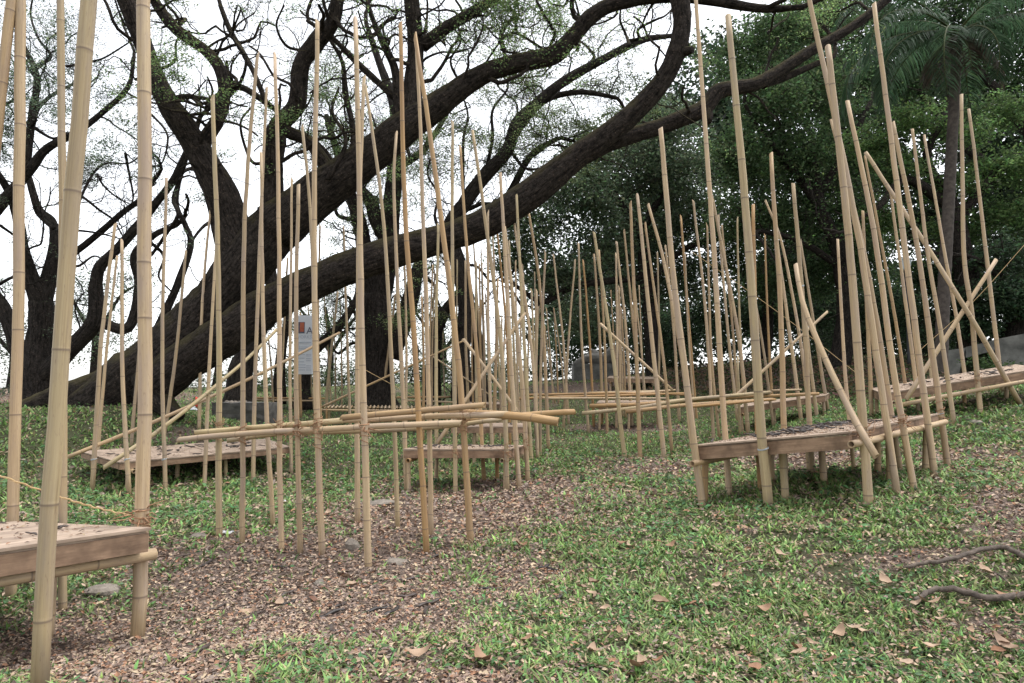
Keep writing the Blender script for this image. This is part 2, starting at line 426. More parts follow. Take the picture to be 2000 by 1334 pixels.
def leaves_vf(C, axis, nrm, ln, wd, cols, fold=0.15):
    """diamond leaves, one folded quad each"""
    N = len(C); axis = unit(axis); s = unit(np.cross(axis, nrm)); nn = np.cross(s, axis)
    ln = np.asarray(ln)[:, None]; wd = np.asarray(wd)[:, None]
    V = np.stack([C - axis * ln * 0.5, C + s * wd * 0.5 + nn * wd * fold, C + axis * ln * 0.5, C - s * wd * 0.5 + nn * wd * fold], 1)
    o = np.arange(N)[:, None] * 4
    return V.reshape(-1, 3), o + np.array([[0, 1, 2, 3]]), np.repeat(cols, 4, 0)

# grass ------------------------------------------------------------
x, y = scatter(430000, 2.0, 30.0)
z = gtop(x, y); d = dirt(x, y, z)
tuft = fbm(x * 9, y * 9)
keep = R.random(len(x)) < np.clip(1.06 - 1.5 * d, 0.035, 1) * np.clip((tuft - 0.32 + .012 * np.clip(y - 4, 0, 12)) * 3.2, 0.03, 1)
x, y, z, d = x[keep], y[keep], z[keep], d[keep]
s = np.clip(y / 4.2, 0.8, 2.4)
ln = (0.026 + 0.052 * R.random(len(x)) ** 1.4) * s ** .5 * (.65 + .9 * np.clip(fbm(x * .9 + 70, y * .9) - .1, 0, 1)); wd = (0.008 + 0.008 * R.random(len(x))) * s
cols = jitter_col((0.165, 0.250, 0.082), len(x), 0.38, 0.10)
pale = R.random(len(x)) < 0.14; cols[pale, :3] = jitter_col((0.30, 0.25, 0.14), pale.sum(), 0.2, 0.06)[:, :3]
mo = fbm(x * 0.8 + 3, y * 0.8)[:, None]; cols[:, :3] *= 0.75 + 0.6 * mo
V, Q, T, cc = blades(x, y, z, ln, wd, cols, 2.0)
g = link('grass', mesh_np('grass', V, Q, T, M_GRASS, False, {'col': ('FLOAT_COLOR', cc)}))
tag(g, 'short green grass growing over the park ground', 'grass', kind='stuff')
N_GRASS = len(x)

# broad-leaved ground weeds ------------------------------------------
x, y = scatter(74000, 2.0, 24.0)
z = gtop(x, y); d = dirt(x, y, z)
tuft = fbm(x * 3 + 50, y * 3 + 20)
keep = R.random(len(x)) < np.clip(1.0 - 1.3 * d, 0.05, 1) * np.clip((tuft - 0.5) * 5, 0.0, 1)
x, y, z = x[keep], y[keep], z[keep]; N = len(x)
s = np.clip(y / 4.2, 0.8, 2.4)
ax = unit(np.stack([R.standard_normal(N), R.standard_normal(N), 0.35 * R.standard_normal(N)], -1))
nr_ = unit(np.stack([0.45 * R.standard_normal(N), 0.45 * R.standard_normal(N), np.ones(N)], -1))
C = np.stack([x, y, z + (0.012 + 0.035 * R.random(N)) * s], -1)
V, Q, cc = leaves_vf(C, ax, nr_, (0.026 + 0.022 * R.random(N)) * s, (0.012 + 0.012 * R.random(N)) * s, jitter_col((0.10, 0.19, 0.075), N, 0.3, 0.1))
g = link('ground_weeds', mesh_np('ground_weeds', V, Q, None, M_GRASS, False, {'col': ('FLOAT_COLOR', cc)}))
tag(g, 'low broad-leaved weeds creeping between the grass', 'weeds', kind='stuff')

# small leaf litter ----------------------------------------------------
x, y = scatter(205000, 2.0, 30.0)
z = gtop(x, y); d = dirt(x, y, z)
keep = R.random(len(x)) < np.clip(0.23 - .014 * np.clip(y - 3, 0, 14) + 1.2 * d, 0, 1)
x, y, z = x[keep], y[keep], z[keep]; N = len(x)
s = np.clip(y / 4.8, 0.75, 2.0)
pal = np.array([(0.27, 0.17, 0.11), (0.34, 0.23, 0.155), (0.19, 0.115, 0.08), (0.41, 0.29, 0.20), (0.33, 0.16, 0.08), (0.12, 0.08, 0.06), (0.44, 0.33, 0.20), (0.27, 0.205, 0.165), (0.22, 0.15, 0.12)])
pc_ = pal[R.integers(0, len(pal), N)] * (0.75 + 0.55 * R.random((N, 1)))
pc_ = pc_ * .82 + .18 * pc_.mean(1, keepdims=True)
cols = np.concatenate([pc_, np.ones((N, 1))], 1)
ax = unit(np.stack([R.standard_normal(N), R.standard_normal(N), 0.25 * R.standard_normal(N)], -1))
nr_ = unit(np.stack([0.4 * R.standard_normal(N), 0.4 * R.standard_normal(N), np.ones(N)], -1))
dl = dirt(x, y, z)
C = np.stack([x, y, z + (0.004 + 0.012 * R.random(N)) * s + np.clip(.5 - dl, 0, .5) * .07 * R.random(N)], -1)
V, Q, cc = leaves_vf(C, ax, nr_, (0.022 + 0.034 * R.random(N) ** 1.5) * s, (0.011 + 0.015 * R.random(N)) * s, cols, 0.28)
g = link('leaf_litter', mesh_np('leaf_litter', V, Q, None, M_LITTER, False, {'col': ('FLOAT_COLOR', cc)}))
tag(g, 'small brown fallen leaves carpeting the bare soil', 'leaf litter', kind='stuff')

# ------------------------------------------------------------------ bamboo
def bamboo_vf(P, r0, r1, k=10, seed=0, slant=0.0, slant0=0.0, curve_m=5, node=None):
    """hollow-ended bamboo culm along polyline P; returns V,Q,T and attributes"""
    rg = np.random.default_rng(seed)
    C = smooth_path(P, curve_m) if len(P) > 2 else np.asarray(P, float)
    sl = np.concatenate([[0], np.cumsum(np.linalg.norm(np.diff(C, axis=0), axis=1))]); L = sl[-1]
    sp0 = node or ((0.36 if r0 > 0.03 else 0.30) + 0.16 * rg.random())
    ss, nd, iv = [0.0], [0.0], [rg.random()]
    s = sp0 * (0.35 + 0.6 * rg.random())
    cur = iv[0]
    while s < L - 0.11:
        e = min(0.011, max(0.006, r0 * 0.25))
        nxt = rg.random()
        ss += [s - 2.5 * e, s - e, s, s + e, s + 2.5 * e]; nd += [0.0, 0.0, 1.0, 0.0, 0.0]; iv += [cur, cur, 0.5 * (cur + nxt), nxt, nxt]
        cur = nxt
        st = sp0 * (0.72 + 0.6 * rg.random())
        if st * .5 > 2.6 * e and s + st * 0.5 < L - 0.08: ss.append(s + st * 0.5); nd.append(0.0); iv.append(cur)
        s += st
    if L - ss[-1] < 0.01: ss[-1] = L
    else: ss.append(L); nd.append(0.0); iv.append(cur)
    ss = np.array(ss); nd = np.array(nd); iv = np.array(iv)
    Pp = np.stack([np.interp(ss, sl, C[:, i]) for i in range(3)], -1)
    wob = np.cumsum(rg.standard_normal((len(ss), 3)) * 0.010 * np.concatenate([[0], np.diff(ss)])[:, None], 0); wob -= np.linspace(0, 1, len(ss))[:, None] * wob[-1]
    Pp = Pp + wob
    rad = r0 + (r1 - r0) * ss / L
    rad = rad * (1 + 0.045 * (nd > 0.5))
    T, N, B = frames(Pp)
    a = np.arange(k) * 2 * math.pi / k + rg.random() * 6
    dirs = np.cos(a)[None, :, None] * N[:, None, :] + np.sin(a)[None, :, None] * B[:, None, :]
    V = Pp[:, None, :] + rad[:, None, None] * dirs
    ph = rg.random() * 6
    sk1 = slant * rad[-1] * np.cos(a + ph); sk0 = slant0 * rad[0] * np.cos(a + ph)
    V[-1] += T[-1][None, :] * sk1[:, None]; V[0] += T[0][None, :] * sk0[:, None]
    n = len(ss)
    rings = [V.reshape(-1, 3)]
    for (i, sk, sg) in ((n - 1, sk1, -1), (0, sk0, 1)):
        rings.append(Pp[i] + 0.74 * rad[i] * dirs[i] + T[i] * (0.8 * sk)[:, None])
        rings.append(Pp[i] + 0.70 * rad[i] * dirs[i] + T[i] * sg * min(0.12, 0.3 * L))
    VV = np.concatenate(rings + [Pp[-1:] + T[-1] * -min(0.12, 0.3 * L), Pp[:1] + T[:1] * min(0.12, 0.3 * L)])
    def strip(o1, o2): 
        j = np.arange(k); j2 = (j + 1) % k
        return np.stack([o1 + j, o1 + j2, o2 + j2, o2 + j], -1)
    Q = [strip(i * k, (i + 1) * k) for i in range(n - 1)]
    b1 = n * k
    Q += [strip((n - 1) * k, b1), strip(b1, b1 + k), strip(b1 + 2 * k, 0), strip(b1 + 3 * k, b1 + 2 * k)]
    j = np.arange(k); j2 = (j + 1) % k
    ce = b1 + 4 * k
    Tt = np.concatenate([np.stack([b1 + k + j, b1 + k + j2, np.full(k, ce)], -1), np.stack([b1 + 3 * k + j2, b1 + 3 * k + j, np.full(k, ce + 1)], -1)])
    cosx = np.cos(a) * r0 * 6; sinx = np.sin(a) * r0 * 6
    pc = np.stack([np.tile(cosx, n), np.tile(sinx, n), np.repeat(ss, k)], -1)
    ex = np.stack([np.tile(cosx, 4), np.tile(sinx, 4), np.repeat([L, L - .1, 0, .1], k)], -1)
    pc = np.concatenate([pc, ex, [[0, 0, L], [0, 0, 0]]])
    ndv = np.concatenate([np.repeat(nd, k), np.repeat([0, 1.0, 0, 1.0], k), [1.0, 1.0]])
    ivv = np.concatenate([np.repeat(iv, k), np.repeat([cur, cur, iv[0], iv[0]], k), [cur, iv[0]]])
    return VV, np.concatenate(Q), Tt, pc, ndv, ivv
_seed = [100]
def bamboo_mesh(name, P, r0, r1, k=10, slant=0.0, slant0=0.0, origin=None, node=None):
    _seed[0] += 1
    V, Q, T, pc, nd, iv = bamboo_vf(P, r0, r1, k, _seed[0], slant, slant0, node=node)
    if origin is not None: V = V - np.asarray(origin)
    return mesh_np(name, V, Q, T, M_BAM, True, {'pc': ('FLOAT_VECTOR', pc), 'nd': ('FLOAT', nd), 'iv': ('FLOAT', iv)})

def ring_mesh(P, axis, r, thick, turns=1.6, mat=None, tilt=0.25):
    axis = np.asarray(axis) / np.linalg.norm(axis)
    a = np.array([1.0, 0, 0]) if abs(axis[0]) < .8 else np.array([0, 1.0, 0])
    n_ = np.cross(axis, a); n_ /= np.linalg.norm(n_); b_ = np.cross(axis, n_)
    t = np.linspace(0, turns * 2 * math.pi, int(14 * turns) + 2)
    C = r * (np.cos(t)[:, None] * n_ + np.sin(t)[:, None] * b_) + axis * (tilt * r * np.cos(t + 1.0) + thick * 2.2 * t / 6.28)[:, None]
    V, Q, T = tube(C, thick, 5)
    return mesh_np('wire_tie', V, Q, T, mat or M_WIRE)
def lash_mesh(r, seed, mat=M_LASH):
    """untidy twine wrapped round a culm, loose ends sticking out"""
    rg = np.random.default_rng(seed); A = Acc()
    for i in range(5):
        t = np.linspace(0, 2 * math.pi * (0.8 + rg.random() * 0.6), 14) + rg.random() * 6
        rr = r * (1.08 + 0.18 * rg.random())
        C = np.stack([rr * np.cos(t), rr * np.sin(t), (rg.random() - .5) * 0.06 + 0.03 * (rg.random() - .5) * t], -1)
        V, Q, T = tube(C, 0.0032, 4); A.add(V, Q, T)
    for i in range(12):
        d = unit(rg.standard_normal(3) + np.array([0, -0.6, 0])); p = d * r
        C = np.array([p, p + d * 0.04 + rg.standard_normal(3) * 0.012, p + d * 0.075 + rg.standard_normal(3) * 0.025])
        V, Q, T = tube(C, [0.0035, 0.003, 0.0018], 4); A.add(V, Q, T)
    return A.mesh('lashing', mat)

ROW_LABEL = {
 'A': ('thick pale bamboo pole rising beside the plank table that has a knotted straw rope', 'poles at the roped table'),
 'B': ('upright bamboo pole carrying the waist-high bundle of horizontal poles above bare leafy soil', 'poles holding the waist-high bundle'),
 'L': ('upright bamboo pole along the long low table strewn with pods below the leaning trunk', 'poles along the long low table'),
 'M': ('upright bamboo pole lashed to the small square table behind the waist-high pole bundle', 'poles at the small square table'),
 'K': ('slim upright bamboo pole in the crowded stand behind the small square table', 'crowded poles behind the square table'),
 'N': ('thin distant bamboo pole standing in the grass near the hanging white banner', 'thin poles near the banner'),
 'C': ('slender bamboo pole in the stand around the crossing horizontal poles below the stone statue', 'poles below the statue'),
 'G': ('slender bamboo pole standing round the far table below the brown leafy bank', 'poles round the far table'),
 'R': ('tall bamboo pole beside the tilted table heaped with dark pods and sticks', 'poles at the tilted table'),
 'S': ('tall bamboo pole by the long table on the slope before the concrete wall', 'poles at the table on the slope'),
}
POLES = {}
def pole(key, bu, bv, tu, tv, w, via=None, taper=0.62, slant=2.2, name=None, label=None, ties=(), lash=(), tmat=None):
    b0 = onground(bu, bv); y = b0[1]
    r0 = 0.5 * w * y / F
    lean = (rnd.random() - .5) * 0.25
    pts = [b0.copy()]
    vv = list(via or [])
    if not vv:      # slight natural bow
        mu, mv = 0.5 * (bu + tu), 0.5 * (bv + tv)
        vv = [(mu + rnd.uniform(-1, 1) * 0.012 * abs(bv - tv), mv)]
    for (u, v) in vv: pts.append(at(u, v, y + lean * (bv - v) / max(1, bv - tv)))
    top = at(tu, tv, y + lean); pts.append(top)
    pts[0] = pts[0] - (pts[1] - pts[0]) / np.linalg.norm(pts[1] - pts[0]) * 0.12
    near = y < 9
    me = bamboo_mesh('bamboo_pole', pts, r0, r0 * taper, 14 if near else 9, slant=slant * rnd.uniform(0.2, 1.3), origin=b0)
    o = link('bamboo_pole', me, None, b0)
    lb, gr = ROW_LABEL[key]
    tag(o, label or lb, 'bamboo pole', None if label else gr)
    o['w0'] = r0
    POLES.setdefault(key, []).append(o)
    C = smooth_path(np.array(pts), 6)
    def locate(v):
        pv = project(C[:, 0], C[:, 1], C[:, 2])[1]
        i = int(np.argmin(np.abs(pv - v))); i = min(max(i, 1), len(C) - 2)
        t = C[i + 1] - C[i - 1]
        return at(np.interp(-v, -pv, project(C[:, 0], C[:, 1], C[:, 2])[0]), v, C[i, 1]) - b0, t / np.linalg.norm(t)
    for v in ties:
        p, t = locate(v)
        link('wire_tie', ring_mesh(p, t, r0 * 1.06, max(0.0028, y * 0.0005), mat=tmat), o, p)
    for v in lash:
        p, t = locate(v)
        link('lashing', lash_mesh(r0 * 1.1, int(v * 7 + bu)), o, p)
    return o

# --- poles at the near, roped table
pole('A', 78, 1352, 190, -190, 31, via=[(104, 900), (145, 330)], taper=0.95, ties=(), label='thick bamboo pole bound with grey wire to the side of the roped plank table')
pole('A', 267, 1246, 279, -230, 26, via=[(276, 1000), (283, 650)], taper=1.0, lash=(1003,), label='split brown bamboo pole with the straw rope knotted at its foot')
pole('A', 121, 1190, 117, -120, 15, taper=0.9, label='thin white-blotched bamboo pole behind the wire-bound pole')
pole('A', 20, 1170, 40, -150, 20, via=[(34, 560)], taper=0.95)
pole('A', -80, 1180, 36, -130, 21, taper=0.9)
# --- poles carrying the waist-high bundle
for a in [(428,1047,415,190,12.5,None,(842,)),(473,1062,503,106,10.5,[(475,740),(478,400)],(845,)),(550,1073,537,109,11,[(545,690),(545,380)],(838,)),
          (533,1027,510,300,9.5,[(515,700)],()),(625,965,590,246,9,[(608,450)],()),(629,1081,620,40,13.5,[(617,700),(614,380)],(835,)),
          (586,1079,583,361,11,[(578,700)],(840,)),(720,1104,694,40,14.5,[(708,700),(701,400)],(836,)),(698,1019,711,150,11,[(700,640),(703,400)],()),
          (777,1032,713,165,9.5,[(764,700),(745,400)],()),(833,1079,782,45,12.5,[(812,700),(791,400)],()),(843,1048,814,102,10.5,[(835,700),(825,400)],()),
          (920,1063,811,72,13.5,[(895,700),(857,390)],(826,))]:
    pole('B', *a[:5], via=a[5], lash=a[6])
# --- long low table on the left
for a in [(180,960,225,437,9.5,[(195,700),(203,625)]),(189,900,229,500,7,None),(252,966,238,471,9.5,[(239,720)]),(256,875,284,560,7,None),(323,957,325,347,8.5,[(317,700)]),
          (318,868,363,492,7.5,None),(389,838,412,400,7,[(395,590)]),(399,946,424,452,8,[(409,720)]),(494,941,521,171,8.5,[(499,700),(511,400)]),(569,925,570,349,7,[(566,640)])]:
    pole('L', *a[:5], via=a[5], ties=(898,) if a[1] > 955 else ())
# --- small square table
for a in [(794,963,774,262,9.5,[(785,740),(769,380)],()),(889,965,884,237,9,[(887,700),(884,400)],(880,)),(991,959,923,256,9.5,[(980,700),(948,430)],(880,)),
          (1014,953,977,338,10,[(997,700)],()),(1031,942,985,440,9.5,[(1016,700)],(868,)),(946,938,899,289,8.5,[(933,700),(912,480)],()),(853,936,856,440,8,[(851,700)],())]:
    pole('M', *a[:5], via=a[5], lash=a[6])
# --- crowded stand behind
for a in [(1038,900,1009,383,8,[(1026,700)]),(1071,876,1031,407,7.5,[(1064,700),(1054,560)]),(1050,897,1004,432,7.5,[(1040,690)]),(1055,891,1065,491,6.5,[(1057,700)]),
          (996,880,969,431,6,[(989,650)]),(963,906,953,413,7.5,[(955,700)]),(934,850,936,515,5.5,None),(947,850,941,515,5.5,None),(917,840,909,510,6.5,None),(1015,850,1007,510,5,None),
          (890,830,893,510,4.5,None),(906,805,896,512,4.5,None),(838,850,845,520,5,None),(843,832,849,530,4.5,None),(792,880,788,470,6,None),(826,862,824,580,6,None),(870,795,865,620,3.5,None),
          (1031,860,1033,640,5,None),(976,860,980,620,5,None),(1020,840,1018,560,4.5,None),(1046,850,1052,600,5,None),(1011,870,994,470,6,None),(925,830,922,600,4.5,None)]:
    pole('K', *a[:5], via=a[5])
for i in range(16):
    u_ = rnd.uniform(905, 1065); v_b = rnd.uniform(800, 872)
    pole('K', u_, v_b, u_ + rnd.uniform(-26, 10), rnd.uniform(440, 600), (v_b - 765) * .045 + 2.0)
# --- thin ones near the banner
for a in [(685,856,671,443,6,[(676,600)]),(742,800,772,575,6.5,None),(637,811,660,570,6.5,[(642,735)]),(728,800,728,575,4,None),(534,802,524,655,4.5,None),(587,815,587,611,6,None),
          (628,860,625,440,5.5,None),(611,800,602,600,3.5,None),(540,850,562,505,6,None),(497,800,500,690,4.5,None),(655,790,650,600,3.5,None),(668,800,664,585,3.5,None),(700,800,697,560,4,None),(647,800,633,575,3.5,None)]:
    pole('N', *a[:5], via=a[5])
# --- stand below the statue
for a in [(1111,828,1081,498,5.5,None),(1101,840,1123,509,5.5,None),(1091,788,1082,602,3.5,None),(1080,788,1067,602,3.5,None),(1084,788,1064,635,3.5,None),(1106,800,1083,611,3.5,None),
          (1149,845,1130,476,6,None),(1160,834,1139,509,5.5,None),(1177,816,1160,497,6.5,None),(1220,893,1160,454,9,[(1195,680)]),(1186,848,1170,489,6,None),(1206,785,1193,568,3.5,None),
          (1204,837,1203,498,6,None),(1234,832,1204,472,7,None),(1250,894,1231,396,9,[(1243,690)]),(1297,897,1245,384,10,[(1276,690)]),(1254,819,1219,451,6,None),(1313,888,1260,436,7,[(1296,700)]),
          (1286,815,1284,495,5,None),(1327,822,1300,483,6.5,None),(1258,785,1248,558,3.5,None),(1216,812,1209,560,6,None),(1211,815,1203,540,5,None),(1222,815,1213,600,5,None),(1262,800,1240,560,4,None),(1360,819,1330,425,7,None),(1357,821,1338,498,4.5,None)]:
    pole('C', *a[:5], via=a[5])
# --- round the far table
for a in [(1394,862,1354,392,7,[(1378,600)]),(1405,856,1381,438,6,[(1389,690)]),(1440,822,1403,420,6.5,None),(1461,848,1391,384,8.5,[(1447,690),(1420,530)]),(1443,815,1410,440,5.5,None),(1455,815,1440,426,5.5,None),
          (1509,801,1494,459,5.5,None),(1511,834,1471,560,6,None),(1580,805,1495,392,7,[(1564,670),(1528,480)]),(1565,824,1515,450,8,None),(1618,806,1563,470,7,None),(1596,817,1572,600,7.5,None),(1446,848,1441,700,6,None)]:
    pole('G', *a[:5], via=a[5])
# --- tilted table on the right
for a in [(1372,988,1290,250,15,[(1340,740),(1311,480)],(),()),(1353,885,1266,399,9,[(1333,708),(1297,513)],(),()),(1424,967,1357,-30,12,[(1410,760),(1393,480)],(),()),
          (1501,990,1422,31,19,[(1486,820),(1463,480)],(877,),()),(1486,960,1471,400,11,[(1476,760)],(),()),(1534,940,1506,300,12,[(1525,600)],(),()),(1586,925,1549,358,11,[(1567,600)],(560,),()),
          (1668,920,1636,467,8,[(1650,720)],(),()),(1697,988,1617,92,18,[(1681,760),(1657,470)],(),(846,)),(1753,969,1572,-45,14,[(1707,660),(1668,400)],(),()),(1758,920,1624,234,11,[(1722,680),(1690,500)],(),()),
          (1786,960,1655,197,13,[(1745,720),(1702,430)],(),(829,)),(1825,935,1707,6,13,[(1795,700),(1757,400)],(),()),(1851,914,1744,240,12,[(1824,720),(1790,480)],(808,),(811,)),(1702,812,1685,412,8.5,None,(),())]:
    pole('R', *a[:5], via=a[5], ties=a[6], lash=a[7], slant=0.6)
# --- table before the wall
for a in [(1775,800,1689,304,7,[(1745,600)],()),(1794,803,1739,370,8,[(1772,620)],()),(1864,828,1782,252,9,[(1838,650),(1810,480)],()),(1890,772,1805,264,7.5,[(1865,600)],()),
          (1915,806,1878,184,10,[(1900,620),(1883,480)],(742,)),(1957,765,1892,213,8.5,[(1938,600)],()),(1822,782,1790,480,6,None,())]:
    pole('S', *a[:5], via=a[5], lash=a[6], slant=0.5)

# the poles that stand out in their row say so
WORD = {'A': 'bamboo pole rising beside the roped plank table', 'B': 'bamboo pole of those carrying the waist-high bundle', 'L': 'bamboo pole of those along the long low table', 'M': 'bamboo pole of those lashed round the small square table',
        'K': 'pole of the crowded stand behind the small square table', 'N': 'thin pole of those in the grass near the white banner', 'C': 'pole of the slender stand below the stone statue', 'G': 'slender pole of those round the far table by the bank',
        'R': 'bamboo pole of those round the tilted pod-covered table', 'S': 'bamboo pole of those at the long slope table'}
for key, lst in POLES.items():
    free = [o for o in lst if 'group' in o]
    def dims(o):
        co = np.empty(len(o.data.vertices) * 3, np.float32); o.data.vertices.foreach_get('co', co); co = co.reshape(-1, 3)
        top = co[np.argmax(co[:, 2])]
        return co[:, 2].max(), o['w0'], math.hypot(top[0], top[1]) / co[:, 2].max()
    dm = {o.name: dims(o) for o in lst}
    for wd_, idx, rev, rank in [('tallest', 0, True, 0), ('thickest', 1, True, 0), ('shortest', 0, False, 0), ('most slanting', 2, True, 0), ('second tallest', 0, True, 1), ('thinnest', 1, False, 0), ('second shortest', 0, False, 1), ('third tallest', 0, True, 2)]:
        o = sorted(lst, key=lambda q: dm[q.name][idx], reverse=rev)
        if rank < len(o) and 'group' in o[rank] and 'ranked' not in o[rank] and len(lst) > 4:
            o[rank]['label'] = wd_ + ' ' + WORD[key]; o[rank]['ranked'] = 1
    for o in lst:
        del o['w0']
        if 'ranked' in o: del o['ranked']
        elif 'group' in o and len(lst) > 4: o['label'] = 'middle-height ' + WORD[key]
# --- leaning braces and horizontal poles
def rod(name, label, pts, w, group=None, cat='bamboo pole', taper=0.8, slant=0.4, k=10, wd=None):
    """pts: (u, v, distance)"""
    P = [at(*p) for p in pts]
    y = pts[0][2]; r0 = 0.5 * (wd or w * y / F)
    o0 = P[0]
    me = bamboo_mesh(name, P, r0, r0 * taper, k, slant=slant, slant0=slant, origin=o0)
    o = link(name, me, None, o0)
    return tag(o, label, cat, group)
rod('bamboo_brace', 'long thin bamboo brace slanting up past the left end of the long low table', [(131, 893, 9.9), (300, 824, 10.6), (500, 733, 11.4), (663, 650, 12.2)], 8)
rod('bamboo_brace', 'steep pale bamboo brace tied to the near corner of the long low table', [(202, 914, 9.35), (330, 826, 10.0), (470, 713, 10.8), (540, 644, 11.3)], 9)
rod('bamboo_brace', 'thin bamboo brace slanting up from the far slatted platform', [(628, 795, 17.0), (904, 666, 17.5)], 4.5)
rod('bamboo_brace', 'brown bamboo brace leaning up from the back of the small square table', [(854, 866, 10.9), (1026, 611, 11.8)], 8)
rod('bamboo_brace', 'pale bamboo brace crossing the brown one behind the small square table', [(905, 662, 13.2), (1016, 809, 12.6)], 6.5)
rod('bamboo_brace', 'very thin bamboo brace slanting down behind the thick middle poles', [(842, 694, 18.0), (985, 790, 18.5)], 3.2)
rod('bamboo_brace', 'bamboo brace slanting down beside the stone statue to the pole bundle', [(1172, 632, 15.5), (1316, 764, 15)], 6)
rod('bamboo_brace', 'bamboo brace rising across the brown bank beside the far table', [(1402, 805, 14.2), (1616, 609, 15.0)], 7)
rod('bamboo_brace', 'crooked pale bamboo pole leaning over the tilted table, cut end hanging free', [(1711, 892, 5.25), (1650, 780, 5.6), (1578, 621, 6.0), (1561, 558, 6.2), (1554, 516, 6.3)], 14.5, taper=0.7)
rod('bamboo_brace', 'white bamboo brace slanting up to the right over the long slope table', [(1770, 780, 11.2), (1946, 507, 11.4)], 9.5)
rod('bamboo_brace', 'greenish bamboo brace slanting down past the slope table to the ground', [tuple([1993, 790, onground(1993, 790)[1]]), (1892, 615, 11.2), (1814, 489, 11.5), (1690, 297, 12)], 9.5)
rod('bamboo_rail', 'long bamboo rail tied low along the front of the slope table', [(1754, 792, 11.3), (1880, 768, 11.3), (2090, 728, 11.2)], 9)
bg_ = 'horizontal poles of the waist-high bundle'
bl_ = 'horizontal bamboo pole lashed in the waist-high bundle'
for nm, pts, w, t in [('split-ended upper', [(380, 845, 5.95), (520, 834, 5.85), (669, 821, 5.75)], 10, 1.1), ('long lower front', [(350, 859, 5.9), (463, 848, 5.75), (703, 832, 5.42), (900, 826, 5.45)], 11, 0.95),
                      ('thin rear', [(443, 861, 6.3), (547, 846, 6.25), (703, 842, 6.15), (850, 834, 6.05), (978, 819, 6.0)], 9, 0.95), ('topmost', [(668, 816, 5.75), (780, 806, 5.7), (947, 791, 5.65)], 12, 0.9),
                      ('slotted middle', [(671, 821, 5.95), (800, 815, 5.85), (990, 809, 5.6)], 10.5, 1.1), ('thickest pale', [(860, 802, 6.0), (990, 811, 5.6), (1090, 824, 5.3)], 13, 1.2),
                      ('far-reaching rear', [(900, 822, 6.35), (1033, 810, 6.3), (1122, 804, 6.25)], 11, 1.0)]:
    rod('bamboo_rail', nm + ' bamboo pole lying in the waist-high bundle above bare soil', pts, w, bg_, taper=t, slant=0.5, k=14)
for pts, w in [([(1137, 807, 13.6), (1240, 797, 13.7), (1340, 781, 13.8), (1504, 766, 14.2)], 8), ([(1152, 793, 13.9), (1260, 789, 13.9), (1420, 778, 14.2), (1600, 769, 14.4)], 8), ([(1222, 804, 13.3), (1340, 791, 13.5), (1510, 780, 14)], 8.5),
               ([(1300, 785, 13.9), (1420, 774, 14), (1504, 766, 14.3)], 8), ([(1507, 763, 14.1), (1566, 761, 14.3)], 5), ([(1340, 795, 13.4), (1515, 780, 13.6)], 6)]:
    rod('bamboo_rail', 'horizontal bamboo pole in the long bundle reaching to the far table', pts, w, 'horizontal poles reaching the far table')
for pts, w in [([(1006, 779, 17.4), (1150, 774, 17.6), (1340, 768, 18)], 5.5), ([(1080, 775, 17.8), (1250, 767, 18), (1318, 762, 18.1)], 5.5), ([(1020, 772, 17.6), (1200, 768, 17.8), (1352, 771, 18)], 5), ([(1060, 778, 17.2), (1300, 778, 17.6)], 5), ([(1150, 767, 18.2), (1314, 763, 18.3)], 4.5)]:
    rod('bamboo_rail', 'thin horizontal bamboo pole in the bundle below the stone statue', pts, w, 'horizontal poles below the statue', k=8)
for pts, w in [([(479, 777, 20.5), (640, 778, 21)], 4.5), ([(500, 781, 20.3), (636, 783, 20.8)], 4), ([(775, 776, 20), (884, 775, 20.5)], 5), ([(790, 782, 19.8), (892, 786, 20)], 4)]:
    rod('bamboo_rail', 'thin horizontal bamboo pole tied between the thin poles near the banner', pts, w, 'horizontal poles near the banner', k=8)

# ------------------------------------------------------------------ tables
def plank_mesh(name, A, B, C, D, t, mat, nseg=1):
    """slab with upper corners A B C D and thickness t downwards; wood grain runs A to B"""
    A, B, C, D = [np.asarray(q, float) for q in (A, B, C, D)]
    dn = np.array([0, 0, -t])
    c8 = np.array([A + dn, B + dn, C + dn, D + dn, A, B, C, D])
    V, Q = box_vf(c8)
    V = np.array(V); Vq = np.concatenate([V[q] for q in Q]); n = len(Q)
    L = np.linalg.norm(B - A); W = np.linalg.norm(D - A); o = rnd.random() * 40
    pcs = {0: (0, 0, 0), 1: (L, 0, 0), 2: (L, W, 0), 3: (0, W, 0), 4: (0, 0, t), 5: (L, 0, t), 6: (L, W, t), 7: (0, W, t)}
    pc = np.array([pcs[i] for q in Q for i in q], float) + np.array([o, o * .3, 0])
    return Vq, np.arange(n * 4).reshape(-1, 4), pc
def slab(name, A, B, C, D, t, mat, parent, origin):
    V, Q, pc = plank_mesh(name, A, B, C, D, t, mat)
    me = mesh_np(name, V - origin, Q, None, mat, False, {'pc': ('FLOAT_VECTOR', pc)})
    return link(name, me, parent)
